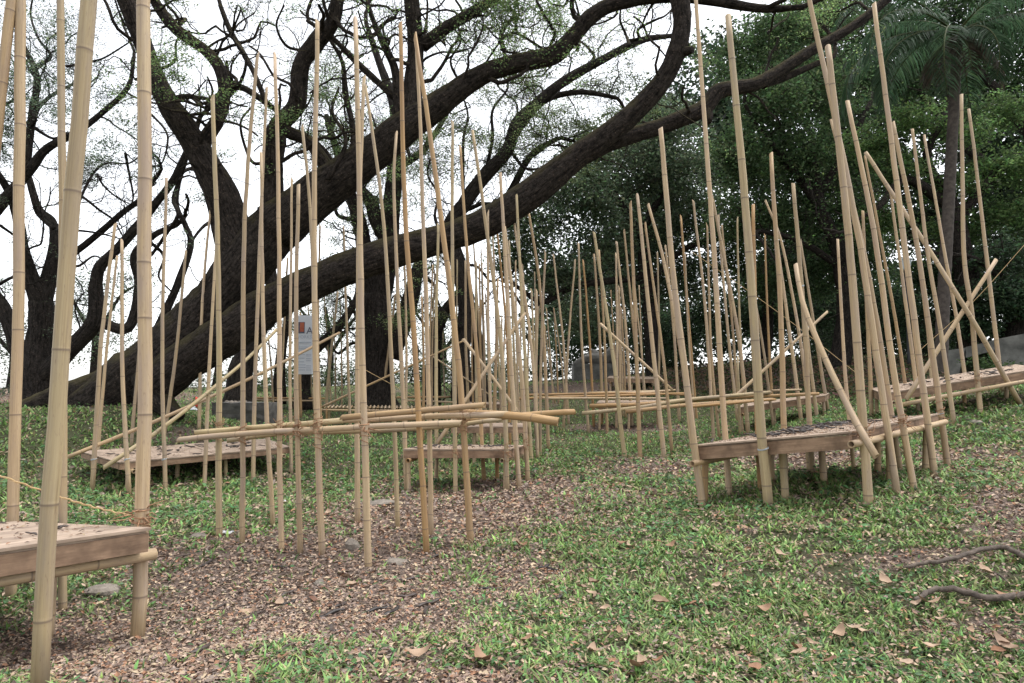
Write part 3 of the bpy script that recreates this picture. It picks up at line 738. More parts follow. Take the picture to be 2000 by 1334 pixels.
def table(label, A, B, C, D, legs, apron=0.10, beams=True, sheets=2, leg_r=0.034, apron_sides=(0, 1, 2, 3), group=None, split=1, beam_along=False, outer=False):
    A, B, C, D = [np.asarray(q, float) for q in (A, B, C, D)]
    cen = (A + B + C + D) / 4
    org = np.array([cen[0], cen[1], float(gz(cen[0], cen[1]))])
    t = empty('plank_table', org, label, 'table', group)
    bil = lambda s, r: A * (1 - s) * (1 - r) + B * s * (1 - r) + C * s * r + D * (1 - s) * r
    e = 0.004
    for i in range(split):          # sheets butt against each other
        s0, s1 = i / split + (0.003 if i else 0), (i + 1) / split - (0.003 if i < split - 1 else 0)
        up = np.array([0, 0, 0.004 * (i % 2)])
        slab('tabletop', bil(s0, 0) + up, bil(s1, 0) + up, bil(s1, 1) + up, bil(s0, 1) + up, 0.014, M_PLY, t, org)
    dz = np.array([0, 0, -0.0145])
    ins = 0.012
    slab('under_sheet', bil(ins, ins) + dz, bil(1 - ins, ins) + dz, bil(1 - ins, 1 - ins) + dz, bil(ins, 1 - ins) + dz, 0.013, M_PLY, t, org)
    dz = np.array([0, 0, -0.028]); cs = [A, B, C, D]; th = 0.038
    c0 = cen
    for i in apron_sides:
        p, q = cs[i], cs[(i + 1) % 4]
        u = unit(q - p); inn = np.cross(np.array([0, 0, 1.0]), u); inn = inn / np.linalg.norm(inn)
        if np.dot(inn[:2], (c0 - p)[:2]) < 0: inn = -inn
        off = 0.008 if i % 2 == 0 else 0.012
        p1 = p + u * (0.01 if i % 2 == 0 else 0.052) + inn * off + dz; q1 = q - u * (0.01 if i % 2 == 0 else 0.052) + inn * off + dz
        slab('apron_board', p1, q1, q1 + inn * th, p1 + inn * th, apron, M_BOARD, t, org)
    below = -0.028 - apron
    if beams:
        for s in (0.06, 0.94):
            p, q = (bil(-0.045, s), bil(1.03, s)) if beam_along else (bil(s, -0.06), bil(s, 1.05))
            if outer and s > .5: p, q = bil(1.022, -.03) + [0, 0, apron * .62], bil(1.022, 1.03) + [0, 0, apron * .62]
            p = p + [0, 0, below - 0.028]; q = q + [0, 0, below - 0.028]
            link('cross_beam', bamboo_mesh('cross_beam', [p, q], 0.03, 0.028, 12, origin=org), t)
    for (s, r) in legs:
        p = bil(s, r); top = p + [0, 0, -0.03]
        foot = np.array([p[0] + rnd.uniform(-.03, .03), p[1] + rnd.uniform(-.03, .03), 0]); foot[2] = float(gz(foot[0], foot[1])) - 0.08
        link('leg', bamboo_mesh('leg', [foot, top], leg_r, leg_r * 0.95, 12, origin=org, node=0.24), t)
    return t, bil
def corners(*uvd): return [at(*p) for p in uvd]

TA, TAb = table('near plank table with a straw rope knotted at its corner and dry pods on top',
      (-1.79, 3.45, .628), (-2.70, 2.10, .665), (-4.03, 2.99, .54), (-3.12, 4.35, .49), [(0.10, 0.42), (0.5, 0.12), (0.08, 0.93), (0.55, 0.9), (0.93, 0.1)], apron=0.09, leg_r=0.033, beam_along=True)
TL, TLb = table('long low plank table strewn with dark pods below the leaning tree trunk',
      *corners((233, 903, 9.5), (568, 873, 12.0), (520, 857, 13.3), (157, 881, 10.7)), [(0.04, 0.9), (0.06, 0.08), (0.36, 0.35), (0.6, 0.2), (0.93, 0.1), (0.93, 0.85), (0.5, 0.9)], apron=0.075, leg_r=0.032, split=2)
TM, TMb = table('small square plank table behind the waist-high bundle of poles',
      *corners((787, 877, 9.35), (995, 877, 9.3), (1031, 869, 10.7), (827, 868, 10.75)), [(0.04, 0.06), (0.95, 0.08), (0.15, 0.92), (0.72, 0.9)], apron=0.095, leg_r=0.03)
TM2, TM2b = table('plank table hidden among the crowded poles behind the square table',
      *corners((880, 833, 12.5), (1031, 833, 12.5), (1036, 826, 13.7), (892, 826, 13.7)), [(0.3, 0.1), (0.05, 0.1), (0.95, 0.1), (0.95, 0.9), (0.1, 0.9)], apron=0.09)
TR, TRb = table('tilted plank table heaped with dark pods and sticks at the foot of the slope',
      *corners((1352, 870, 6.9), (1660, 843, 5.6), (1835, 807, 7.4), (1563, 833, 8.7)), [(0.05, 0.05), (0.1, 0.55), (0.52, 0.12), (0.5, 0.5), (0.1, 0.93), (0.93, 0.5), (0.95, 0.93), (0.7, 0.8)], apron=0.115, leg_r=0.035, split=1, outer=True)
TS, TSb = table('long plank table climbing the slope before the concrete wall',
      (6.23, 11.5, 1.27), (8.95, 11.5, 1.70), (9.3, 12.6, 1.80), (6.6, 12.6, 1.36), [(0.04, 0.1), (0.03, 0.85), (0.32, 0.5), (0.58, 0.6), (0.85, 0.5), (0.97, 0.1)], apron=0.12, split=2)
TF, TFb = table('far plank table below the brown leafy bank with poles laid across it',
      *corners((1440, 796, 15.0), (1612, 772, 14.8), (1620, 767, 16.0), (1452, 788, 16.2)), [(0.03, 0.1), (0.4, 0.2), (0.45, 0.85), (0.78, 0.3), (0.97, 0.1), (0.97, 0.9)], apron=0.11)
TC, TCb = table('far plank table under the thin horizontal poles below the statue',
      *corners((1165, 787, 18.0), (1292, 785, 18.0), (1290, 781, 19.2), (1170, 782, 19.2)), [(0.05, 0.1), (0.5, 0.1), (0.95, 0.1), (0.95, 0.9), (0.05, 0.9)], apron=0.12)
TD, TDb = table('dark distant table on the bank right beside the statue',
      *corners((1186, 738, 24.0), (1280, 740, 24.0), (1284, 736, 25.2), (1190, 734, 25.2)), [(0.05, 0.1), (0.5, 0.1), (0.95, 0.1), (0.95, 0.9), (0.05, 0.9)], apron=0.12)
TE, TEb = table('small distant brown table beyond the crossing braces',
      *corners((912, 789, 19.0), (981, 789, 19.0), (985, 785, 20.0), (918, 785, 20.0)), [(0.05, 0.1), (0.9, 0.1), (0.9, 0.9), (0.1, 0.9)], apron=0.08)
# slatted platform near the banner
pA, pB, pC, pD = corners((628, 797, 17.6), (884, 799, 17.6), (880, 793, 18.9), (634, 792, 18.9))
org = np.array([(pA[0] + pB[0]) / 2, 18.2, float(gz((pA[0] + pB[0]) / 2, 18.2))])
pt = empty('bamboo_platform', org, 'distant bamboo platform topped with closely laid cross sticks', 'platform')
for i in range(34):
    s = (i + 0.5) / 34
    a, b_ = pA * (1 - s) + pB * s, pD * (1 - s) + pC * s
    link('slat', bamboo_mesh('slat', [a, b_], 0.026, 0.022, 6, origin=org), pt)
for (a, b_) in ((pA, pB), (pD, pC)):
    link('rail', bamboo_mesh('rail', [a - [0, 0, .05], b_ - [0, 0, .05]], 0.03, 0.03, 8, origin=org), pt)
for s in (0.04, 0.35, 0.65, 0.96):
    for (a, b_) in ((pA, pB), (pD, pC)):
        p = a * (1 - s) + b_ * s; f_ = p.copy(); f_[2] = float(gz(p[0], p[1])) - 0.08
        link('leg', bamboo_mesh('leg', [f_, p - [0, 0, .02]], 0.03, 0.03, 8, origin=org), pt)

# wire round the bound pole at the near table, and the straw rope
p = at(95, 1088, 3.12)
w_ = link('wire_tie', ring_mesh(p, (0.05, 0.35, 1), 0.043, 0.005, 1.5, tilt=0.5), None, p)
w_.parent = POLES['A'][0]; w_.location = tuple(p - np.array(POLES['A'][0].location))
Pr = smooth_path(np.array([at(-60, 906, 3.9), at(20, 936, 3.8), at(120, 971, 3.9), at(190, 992, 3.85), at(262, 1008, 3.66)]), 10)
Pr[:, 2] += 0.004 * np.sin(np.arange(len(Pr)) * 2.1)
A = Acc()
for k_ in range(3):
    ph = np.arange(len(Pr)) * 1.1 + k_ * 2.09
    V, Q, T = tube(Pr + 0.0025 * np.stack([np.cos(ph), 0 * ph, np.sin(ph)], -1), 0.0028, 5); A.add(V, Q, T)
for i in range(40):
    j = R.integers(0, len(Pr)); dd = unit(R.standard_normal(3)); p0 = Pr[j]
    V, Q, T = tube(np.array([p0, p0 + dd * 0.012, p0 + dd * 0.03]), 0.0009, 3); A.add(V, Q, T)
tag(link('straw_rope', A.mesh('straw_rope', M_STRAW, origin=Pr[0]), None, Pr[0]), 'frayed straw rope sagging across the roped table to the split pole', 'rope')
# thin strings strung between poles
for nm, pts in [('thin cord stretched across the poles behind the tilted table', [(1352, 492, 11), (1520, 610, 10), (1690, 742, 9)]), ('thin cord rising to the right above the concrete wall', [(1790, 690, 11.6), (1900, 590, 11.6), (2010, 468, 11.6)]),
                ('thin cord slanting between the poles near the banner', [(700, 715, 16), (760, 748, 16.2), (812, 775, 16.5)])]:
    P = smooth_path(np.array([at(*q) for q in pts]), 8)
    V, Q, T = tube(P, 0.0022 * pts[0][2] / 6, 4)
    tag(link('cord', mesh_np('cord', V - P[0], Q, T, M_STRAW), None, P[0]), nm, 'cord')

# ------------------------------------------------------------------ pods, leaves, stones, sticks
def pod_mesh(seed):
    rg = np.random.default_rng(seed); n = 9; L = 0.11 + 0.07 * rg.random(); bend = rg.uniform(-0.35, 0.35)
    t = np.linspace(-.5, .5, n)
    P = np.stack([t * L, bend * L * (t * t - .25) * 2, 0.006 * np.sin(t * 9 + rg.random() * 6)], -1)
    r = 0.0125 * (1 - (2 * np.abs(t)) ** 5 * .6) * (1 + 0.12 * np.sin(t * 40))
    V, Q, T = tube(P, r, 7); V[:, 2] *= 0.62
    V[:, 2] -= V[:, 2].min()
    return mesh_np('seed_pod', V, Q, T, M_POD)
PODS = [pod_mesh(i) for i in range(7)]
def put_pod(p, label, group, sc_=1.0, nrm=None):
    o = link('seed_pod', PODS[rnd.randrange(7)], None, p)
    rx = ry = 0
    if nrm is not None: rx, ry = -nrm[1], nrm[0]
    o.rotation_euler = (rx + rnd.uniform(-.06, .06), ry + rnd.uniform(-.06, .06), rnd.uniform(0, 6.28)); o.scale = (sc_,) * 3
    return tag(o, label, 'seed pod', group)
for (bil, n, lb, gr, smin) in [(TAb, 26, 'dark seed pod lying on the near roped plank table', 'pods on the roped table', 0.55), (TLb, 46, 'dark seed pod lying on the long low table below the trunk', 'pods on the long low table', 0.9),
                         (TMb, 26, 'dark seed pod lying on the small square table', 'pods on the square table', 0.9), (TRb, 130, 'dark seed pod lying on the tilted table by the slope', 'pods on the tilted table', 0.8), (TSb, 34, 'dark seed pod lying on the long slope table before the wall', 'pods on the slope table', 1.0),
                         (TM2b, 10, 'dark seed pod lying on the table among crowded poles', 'pods on the hidden table', 1.0)]:
    e1 = bil(1, .5) - bil(0, .5); e2 = bil(.5, 1) - bil(.5, 0); nn = unit(np.cross(e1, e2)); nn = nn if nn[2] > 0 else -nn
    for i in range(n):
        s, r = rnd.uniform(.06, .94), min(0.95, max(0.05, rnd.gauss(.5, .22)))
        if bil is TRb: s, r = min(.95, max(.04, rnd.gauss(.42, .16))), rnd.uniform(.08, .92)
        put_pod(bil(s, r) + [0, 0, 0.005 + 0.012 * rnd.random() * (bil is TRb)], lb, gr, smin * rnd.uniform(.8, 1.35), nn)
# crumbs on tabletops: one part per table
for (tb, bil, n) in [(TA, TAb, 500), (TL, TLb, 500), (TM, TMb, 350), (TR, TRb, 1400), (TS, TSb, 500)]:
    s, r = R.random(n) * .94 + .03, R.random(n) * .94 + .03
    C = np.array([bil(a, b_) for a, b_ in zip(s, r)]) + np.array([0, 0, 0.006])
    V, Q, cc = leaves_vf(C, R.standard_normal((n, 3)) * [1, 1, .12], np.stack([.25 * R.standard_normal(n), .25 * R.standard_normal(n), np.ones(n)], -1), 0.012 + 0.03 * R.random(n), 0.006 + 0.012 * R.random(n),
                         np.concatenate([pal[R.integers(0, len(pal), n)] * .7, np.ones((n, 1))], 1), 0.25)
    o = link('leaf_crumbs', mesh_np('leaf_crumbs', V - np.array(tb.location), Q, None, M_LITTER, False, {'col': ('FLOAT_COLOR', cc)}), [c for c in tb.children if c.name.startswith('tabletop')][0])
    o['kind'] = 'stuff'
# pods on the soil, placed where the photograph shows them
for (u, v) in [(402, 1105),(480, 1098),(545, 1111),(425, 1190),(560, 1165),(495, 1208),(565, 1182),(650, 1204),(660, 1190),(652, 1236),(795, 1168),(740, 1196),(760, 1202),(838, 1186),(836, 1200),(500, 1280),(565, 1308),(860, 1090),(1062, 1108),(1078, 1113),(1085, 1176),(955, 1154),(1400, 1112),(1310, 1115),(1240, 1160),(1690, 1240),(1580, 1325),(800, 1130),(380, 1052),(375, 1282),(930, 1062),(1040, 998),(980, 1082),(1110, 1058)]:
    p = onground(u, v); p[2] = float(gtop(p[0], p[1])) + 0.004
    put_pod(p, 'dark seed pod fallen on the ground among dry leaves', 'pods on the ground', rnd.uniform(.8, 1.15))
def dry_leaf_mesh(seed):
    rg = np.random.default_rng(seed); nx, ny = 7, 5
    L = 0.095 * rg.uniform(.7, 1.25); W = L * rg.uniform(.38, .6)
    V = []; k1, k2, tw = rg.uniform(.2, 1.1), rg.uniform(.3, 1.2), rg.uniform(-.5, .5)
    for i in range(nx):
        t = i / (nx - 1); w = W * (math.sin(math.pi * min(1, t * 0.96 + .02)) ** 0.8) * (1.15 - .3 * t)
        for j in range(ny):
            q = (j / (ny - 1) - .5) * 2; xx = (t - .5) * L; yy = q * w * .5
            zz = k1 * (t - .5) ** 2 * L * 1.2 + k2 * q * q * w * .35 + tw * q * (t - .5) * w + 0.003 * math.sin(i * 2.1 + j)
            V.append((xx, yy, zz))
    V = np.array(V); V[:, 2] -= V[:, 2].min()
    Q = [[i * ny + j, i * ny + j + 1, (i + 1) * ny + j + 1, (i + 1) * ny + j] for i in range(nx - 1) for j in range(ny - 1)]
    return mesh_np('dry_leaf', V, Q, None, M_DRY)
DRY = [dry_leaf_mesh(i) for i in range(8)]
spots = [(1370,1195),(1490,1205),(1790,1215),(1835,1220),(1895,1240),(1790,1195),(1965,1265),(1820,1275),(1525,1095),(1500,1020),(1800,992),(1790,1010),(1715,1005),(1140,1312),(1210,1250),(1310,1075),(1290,1190),(1345,868+150),(1160,1155),(1640,1215),(1960,1180),(1980,1110),(1600,1090),(1690,1010),(1880,1195),(1520,1260),(1440,1290),(1400,1282),(1255,1311),(1280,1309),(1620,1310),(1560,1290),(820,1290),(940,1300),(860,1265),(1900,1010),(1930,960),(1610,890),(1950,1290),(1990,1215),(1560,1180)]
for i in range(80):
    spots.append((rnd.uniform(250, 2000), rnd.uniform(985, 1330)))
for (u, v) in spots:
    p = onground(u, v); p[2] = float(gtop(p[0], p[1])) + 0.012 + 0.028 * float(1 - dirt(np.array([p[0]]), np.array([p[1]]), np.array([p[2]]))[0])
    o = link('dry_leaf', DRY[rnd.randrange(8)], None, p)
    o.rotation_euler = (rnd.uniform(-.35, .35), rnd.uniform(-.35, .35), rnd.uniform(0, 6.28)); s_ = rnd.uniform(.45, 1.0); o.scale = (s_, s_, s_)
    tag(o, 'large curled dry leaf lying loose in the grass', 'dry leaf', 'large dry leaves on the ground')

def rock_mesh(name, sx, sy, sz, seed, mat=M_ROCK):
    rg = np.random.default_rng(seed)
    n1, n2 = 9, 14; V = []
    ph = rg.random(9) * 6
    pl = unit(rg.standard_normal((9, 3)))
    dcut = 0.62 + 0.25 * rg.random(9)
    for i in range(n1):
        a = math.pi * i / (n1 - 1)
        for j in range(n2):
            b_ = 2 * math.pi * j / n2
            d_ = np.array([math.sin(a) * math.cos(b_), math.sin(a) * math.sin(b_), math.cos(a)])
            r = 1.0
            for q, c in zip(pl, dcut):
                k_ = d_.dot(q)
                if k_ > 0: r = min(r, c / k_)
            r *= 1 + 0.05 * math.sin(5 * b_ + ph[0]) * math.sin(a)
            V.append(d_ * r * (sx, sy, sz))
    Q = [[i * n2 + j, i * n2 + (j + 1) % n2, (i + 1) * n2 + (j + 1) % n2, (i + 1) * n2 + j] for i in range(n1 - 1) for j in range(n2)]
    return mesh_np(name, np.array(V), Q, None, mat, False)
for i, (u, v, w, h, lb) in enumerate([(690, 1072, 32, 24, 'angular tan rock beside the nearest bundle pole'), (200, 1160, 60, 20, 'flat pale stone sunk in soil below the roped table'), (625, 1142, 22, 12, 'small pale stone among the dry leaves'),
                                 (388, 1050, 30, 10, 'flat grey stone half buried near the first bundle pole'), (775, 1100, 44, 12, 'low broad stone lying in the leaf litter'), (745, 985, 60, 9, 'flat stone slab sunk behind the bundle poles'),
                                 (1905, 828, 26, 9, 'grey stone on the grass below the slope table'), (1068, 890, 12, 9, 'small pale stone at the foot of the crowded poles'), (552, 1060, 12, 6, 'tiny pink stone by a bundle pole foot')]):
    p = onground(u, v); y = p[1]
    o = link('rock', rock_mesh('rock', w * y / F * .55, w * y / F * .45, h * y / F * .75, 30 + i), None, p + [0, 0, h * y / F * .18])
    o.rotation_euler[2] = rnd.uniform(-.4, .4)
    tag(o, lb, 'rock')
# scraps
def scrap(name, lb, cat, u, v, w, h, mat, seed):
    p = onground(u, v); y = p[1]; rg = np.random.default_rng(seed)
    n = 6; g_ = np.linspace(-.5, .5, n); XX, YY = np.meshgrid(g_, g_)
    ZZ = h * y / F * (rg.random((n, n)) * .9 + .1) * (1 - 1.2 * (XX ** 2 + YY ** 2))
    V = np.stack([XX.ravel() * w * y / F + rg.normal(0, .004, n * n), YY.ravel() * w * y / F * .6, ZZ.ravel() + .01], -1)
    Q = [[i * n + j, i * n + j + 1, (i + 1) * n + j + 1, (i + 1) * n + j] for i in range(n - 1) for j in range(n - 1)]
    return tag(link(name, mesh_np(name, V, Q, None, mat, True), None, p), lb, cat)
scrap('plastic_scrap', 'crumpled white plastic scrap at the foot of a bundle pole', 'litter', 440, 1045, 26, 9, M_WHITE, 1)
scrap('plastic_scrap', 'small white plastic scrap in the grass behind the bundle poles', 'litter', 554, 985, 10, 9, M_WHITE, 2)
scrap('white_sheet', 'crumpled white sheet lying beside the red bag near the trunk', 'sheet', 378, 803, 22, 9, M_WHITE, 3)
scrap('white_sheet', 'flat white sheet lying on the far grass between dark trunks', 'sheet', 963, 768, 20, 5, M_WHITE, 4)
def bag(name, lb, u, v0, v1, w, y, mat):
    P = np.array([at(u, v1, y), at(u, v1 - .25 * (v1 - v0), y), at(u + .1 * w, v1 - .6 * (v1 - v0), y), at(u - .1 * w, v0 + .12 * (v1 - v0), y), at(u - .2 * w, v0, y)])
    C = smooth_path(P, 4); t = np.linspace(0, 1, len(C)); r = .5 * w * y / F * np.interp(t, [0, .15, .45, .75, .9, 1], [.45, .9, 1, .6, .2, .3])
    V, Q, T = tube(C, r, 9); V = V + .12 * r.max() * np.sin(V * 90)
    return tag(link(name, mesh_np(name, V - P[0], Q, T, mat), None, P[0]), lb, 'bag')
bag('plastic_bag', 'pink plastic bag hanging at the foot of the middle dark trunk', 720, 756, 771, 8, 22.5, M_PINK)
gy_ = onground(384, 800)[1]
bag('plastic_bag', 'red plastic bag standing below the leaning trunk', 384, 774, 797, 8, gy_, M_REDP)
# fallen branches
for nm, pts, w in [('fallen grey branch bent over the right-hand grass', [(1765, 1120), (1830, 1113), (1890, 1098), (1955, 1083), (2010, 1105), (2080, 1125)], 15), ('thick fallen branch half hidden by grass and big leaves', [(1790, 1192), (1812, 1178), (1860, 1172), (1930, 1186), (2010, 1180), (2070, 1176)], 19)]:
    P = []
    for (u, v) in pts: q = onground(u, v); q[2] = float(gtop(q[0], q[1])) + 0.045; P.append(q)
    C = smooth_path(np.array(P), 5); y = P[0][1]; r = np.linspace(.24, .40, len(C)) * w * y / F; r[0] *= .4
    V, Q, T = tube(C + .004 * R.standard_normal(C.shape), r, 8)
    tag(link('fallen_branch', mesh_np('fallen_branch', V - P[0], Q, T, M_STICK), None, P[0]), nm, 'branch')
for i, (u, v, du, dv) in enumerate([(330, 1100, 40, -14), (1080, 1065, 50, -18), (540, 1285, 40, -20), (1430, 1108, 60, -8), (1180, 1110, -60, 6), (1940, 1125, 30, 20)]):
    a, b_ = onground(u, v), onground(u + du, v + dv)
    for q in (a, b_): q[2] = float(gtop(q[0], q[1])) + 0.015
    C = smooth_path(np.array([a, .5 * (a + b_) + [0, 0, .012], b_]), 4); V, Q, T = tube(C, 0.005, 5)
    tag(link('twig', mesh_np('twig', V - a, Q, T, M_STICK), None, a), 'thin dry twig lying on the ground', 'twig', 'dry twigs on the ground')

# ------------------------------------------------------------------ trees
LEAFPAL = {}
class Tree:
    def __init__(s, name, label, base, bark, group=None, cat='tree'):
        s.org = np.asarray(base, float); s.o = empty(name, s.org, label, cat, group)
        s.bark = bark; s.tw = Acc(); s.tips = []; s.lv = Acc(); s.limbs = []
    def limb(s, pts, name='limb', k=14, rough=0.05, m=6, flare=None):
        """pts: (u, v, width in photo pixels, distance)"""
        P = np.array([np.append(at(u, v, y), 0.5 * w * y / F) for (u, v, w, y) in pts])
        C = smooth_path(P, m); X_, r = C[:, :3], np.maximum(C[:, 3], 0.004)
        V, Q, T = tube(X_, r, k)
        n = len(X_); cen = np.repeat(X_, k, 0); d = V[:n * k] - cen
        b_ = fbm(V[:n * k, 0] * 1.6 + V[:n * k, 1], V[:n * k, 2] * 1.6 + 7) - .5 + .6 * (fbm(V[:n * k, 0] * 6 + 3, V[:n * k, 2] * 6 + V[:n * k, 1] * 4) - .5)
        V[:n * k] = cen + d * (1 + rough * 4.5 * b_)[:, None]
        al = np.concatenate([[0], np.cumsum(np.linalg.norm(np.diff(X_, axis=0), axis=1))]); aa = np.arange(k) * 2 * math.pi / k
        pcv = np.concatenate([np.stack([np.cos(aa)[None] * r[:, None], np.sin(aa)[None] * r[:, None], np.repeat(al[:, None], k, 1)], -1).reshape(-1, 3), np.zeros((2, 3))])
        s.limbs.append((X_, r))
        if name == 'limb' and r[-1] < 0.14: s.twig(X_[-1] - (X_[-1] - X_[-2]) * .3, X_[-1] - X_[-3], r[-1] * .98, 9 * r[-1] + 1.0, 3, 0, 0.4)
        return link(name, mesh_np(name, V - s.org, Q, T, s.bark, True, {'pc': ('FLOAT_VECTOR', pcv)}), s.o)
    def twig(s, p, d, r, L, depth, gen, twist=0.42, upb=0.06, k=None):
        n = max(4, int(L / 0.16)) if gen < 2 else max(3, int(L / 0.12))
        step = L / n; pts = [p.copy()]; rr = [r]; d = unit(d); r1 = r * (0.55 if depth else 0.3)
        drift = R.standard_normal(3) * 0.10
        for i in range(n):
            d = unit(d + R.standard_normal(3) * twist * (0.55 + 0.4 * gen * .5) + drift + np.array([0, 0, upb]))
            p = p + d * step; pts.append(p.copy()); rr.append(r + (r1 - r) * (i + 1) / n)
            if depth and i >= 1 and R.random() < (0.50 if gen else 0.42):
                ax = unit(R.standard_normal(3)); cd = unit(d * 0.75 + ax * 0.9 + np.array([0, 0, 0.12]))
                s.twig(p, cd, rr[-1] * (0.38 + .2 * R.random()), L * (0.42 + 0.3 * R.random()), depth - 1, gen + 1, twist, upb)
        V, Q, T = tube(np.array(pts), np.maximum(rr, 0.0045), k or (7 if r > 0.05 else 5 if r > 0.02 else 3), cap=False)
        s.tw.add(V, Q, None)
        if depth <= 1:
            for q in pts[len(pts) // 2:]: s.tips.append(q)
        else: s.tips.append(pts[-1])
    def sprout(s, li, n, r, L, depth=3, t0=0.25, t1=1.0, up=0.5, twist=0.62):
        X_, rad = s.limbs[li]; n = max(2, int(n * .68))
        for i in range(n):
            t = t0 + (t1 - t0) * (i + R.random()) / n
            j = min(len(X_) - 2, int(t * (len(X_) - 1)))
            ax = unit(X_[j + 1] - X_[j]); d = unit(R.standard_normal(3) + np.array([0, 0, up])); d = unit(d - ax * d.dot(ax) * .6 + ax * .25)
            rr = min(.78 * r * (0.5 + .8 * R.random()), rad[j] * .6)
            s.twig(X_[j] + d * rad[j] * .5, d, rr, 1.25 * L * (0.6 + .8 * R.random()), depth, 0, twist)
    def sprays(s, n, size, spread, base, flat=0.35, frac=1.0, amt=.3, thr=.54):
        tips = np.array(s.tips)
        tips = tips[fbm(tips[:, 0] * .9 + tips[:, 1] * .7 + 31, tips[:, 2] * 1.1 + 17) > thr]
        if s.limbs:
            LX = np.concatenate([q[0][::2] for q in s.limbs]); LR = np.concatenate([q[1][::2] for q in s.limbs])
            dm = np.min(np.linalg.norm(tips[:, None, :] - LX[None], axis=2) - LR[None], axis=1)
            tips = tips[dm > .42]
        if frac < 1: tips = tips[R.random(len(tips)) < frac]
        C = np.repeat(tips, n, 0); N = len(C)
        C = C + R.standard_normal((N, 3)) * spread * np.array([1, 1, flat])
        ax = R.standard_normal((N, 3)) * [1, 1, .4]; nm = R.standard_normal((N, 3)) * .5 + [0, 0, 1]
        cl = np.repeat(1 + .25 * R.standard_normal((len(tips), 1)), n, 0)
        c = jitter_col(base, N, amt, .1); c[:, :3] = np.clip(c[:, :3] * np.clip(cl, .4, 1.8), .004, .9)
        V, Q, cc = leaves_vf(C, ax, nm, size * (0.6 + .8 * R.random(N)), size * .5 * (0.6 + .8 * R.random(N)), c)
        s.lv.add(V, Q, None, col=cc)
    def clump(s, c, rad, n, size, base, per=26, sub=0.16, amt=.3, shell=.55):
        """foliage mass: sprays of leaves spread through an ellipsoid"""
        m = max(3, n // per); rad = np.asarray(rad, float)
        d = unit(R.standard_normal((m, 3))); rr = (shell + (1 - shell) * R.random((m, 1))) * (0.82 + .36 * R.random((m, 1)))
        cc = np.asarray(c) + d * rr * rad
        C = np.repeat(cc, per, 0); N = len(C)
        C = C + R.standard_normal((N, 3)) * sub * rad.mean() * np.array([1.15, 1.15, .6])
        ax = R.standard_normal((N, 3)) * [1, 1, .6] + [0, 0, -.25]; nm = R.standard_normal((N, 3)) * .7 + [0, 0, 1]
        tint = np.repeat(1 + .28 * R.standard_normal((m, 1)), per, 0)
        cl = jitter_col(base, N, amt, .09); cl[:, :3] = np.clip(cl[:, :3] * np.clip(tint, .35, 2), .003, .9)
        V, Q, k_ = leaves_vf(C, ax, nm, size * (.6 + .8 * R.random(N)), size * .48 * (.6 + .8 * R.random(N)), cl)
        s.lv.add(V, Q, None, col=k_)
    def finish(s):
        if s.tw.n: o = link('twigs', s.tw.mesh('twigs', s.bark, origin=s.org), s.o); o['kind'] = 'stuff'
        if s.lv.n: o = link('crown', s.lv.mesh('crown', M_LEAF, False, {'col': 'FLOAT_COLOR'}, s.org), s.o); o['kind'] = 'stuff'

def winding(t, lst, y, n=4):
    for pts in lst:
        w = pts[0]; q = [(u, v, w * (1 - .55 * i / (len(pts) - 2)), y + rnd.uniform(-.5, .5)) for i, (u, v) in enumerate(pts[1:])]
        t.limb(q, 'branch', 7, .05)
        t.sprout(len(t.limbs) - 1, n, .02, .75, 2, .1)
# the great leaning rain tree -----------------------------------------------------------------------
t = Tree('rain_tree', 'huge dark rain tree leaning right, its mossy limbs spreading over the poles', at(230, 800, 14.3), M_BARK)
t.limb([(90, 850, 52, 14.4), (170, 797, 82, 14.4), (255, 745, 108, 14.4), (340, 678, 112, 14.4), (412, 610, 105, 14.4), (465, 540, 103, 14.3), (515, 472, 100, 14.2), (560, 427, 95, 14.1)], 'trunk', 28, .06)
t.limb([(540, 445, 100, 14.1), (640, 368, 83, 13.9), (720, 308, 74, 13.7), (790, 248, 65, 13.5), (850, 208, 52, 13.4), (930, 152, 40, 13.3), (1000, 126, 36, 13.2), (1080, 108, 36, 13.1), (1118, 72, 32, 13.0), (1160, 28, 31, 12.9), (1215, 4, 28, 12.8), (1330, -8, 25, 12.7), (1480, 16, 17, 12.6), (1570, 14, 11, 12.5)], 'limb', 20, .05)
t.limb([(290, 762, 82, 14.0), (380, 694, 83, 13.9), (450, 648, 81, 13.8), (520, 598, 74, 13.7), (620, 548, 69, 13.5), (720, 508, 64, 13.4), (850, 470, 58, 13.2), (960, 430, 61, 13.0), (1050, 367, 60, 12.9), (1120, 311, 52, 12.8), (1175, 272, 46, 12.7), (1235, 222, 43, 12.6), (1292, 160, 40, 12.5), (1322, 98, 38, 12.4), (1332, 40, 36, 12.4), (1322, -30, 37, 12.4), (1300, -160, 31, 12.4)], 'limb', 20, .05)
t.limb([(1105, 320, 45, 12.95), (1200, 276, 33, 13.1), (1290, 247, 32, 13.3), (1372, 213, 34, 13.4), (1405, 178, 31, 13.4), (1470, 166, 28, 13.5), (1520, 140, 26, 13.6), (1590, 95, 23, 13.7), (1660, 55, 20, 13.8), (1722, 8, 18, 13.9), (1790, -60, 17, 14)], 'limb', 16, .05)
t.limb([(1490, 165, 20, 13.6), (1540, 148, 16, 13.8), (1610, 118, 11, 14)], 'limb', 10, .04)
t.limb([(1378, 205, 18, 13.4), (1383, 225, 20, 13.3), (1384, 238, 13, 13.2)], 'knob', 10, .08)
t.limb([(1325, 105, 22, 12.4), (1340, 100, 18, 12.3), (1352, 97, 14, 12.2)], 'knob', 10, .08)
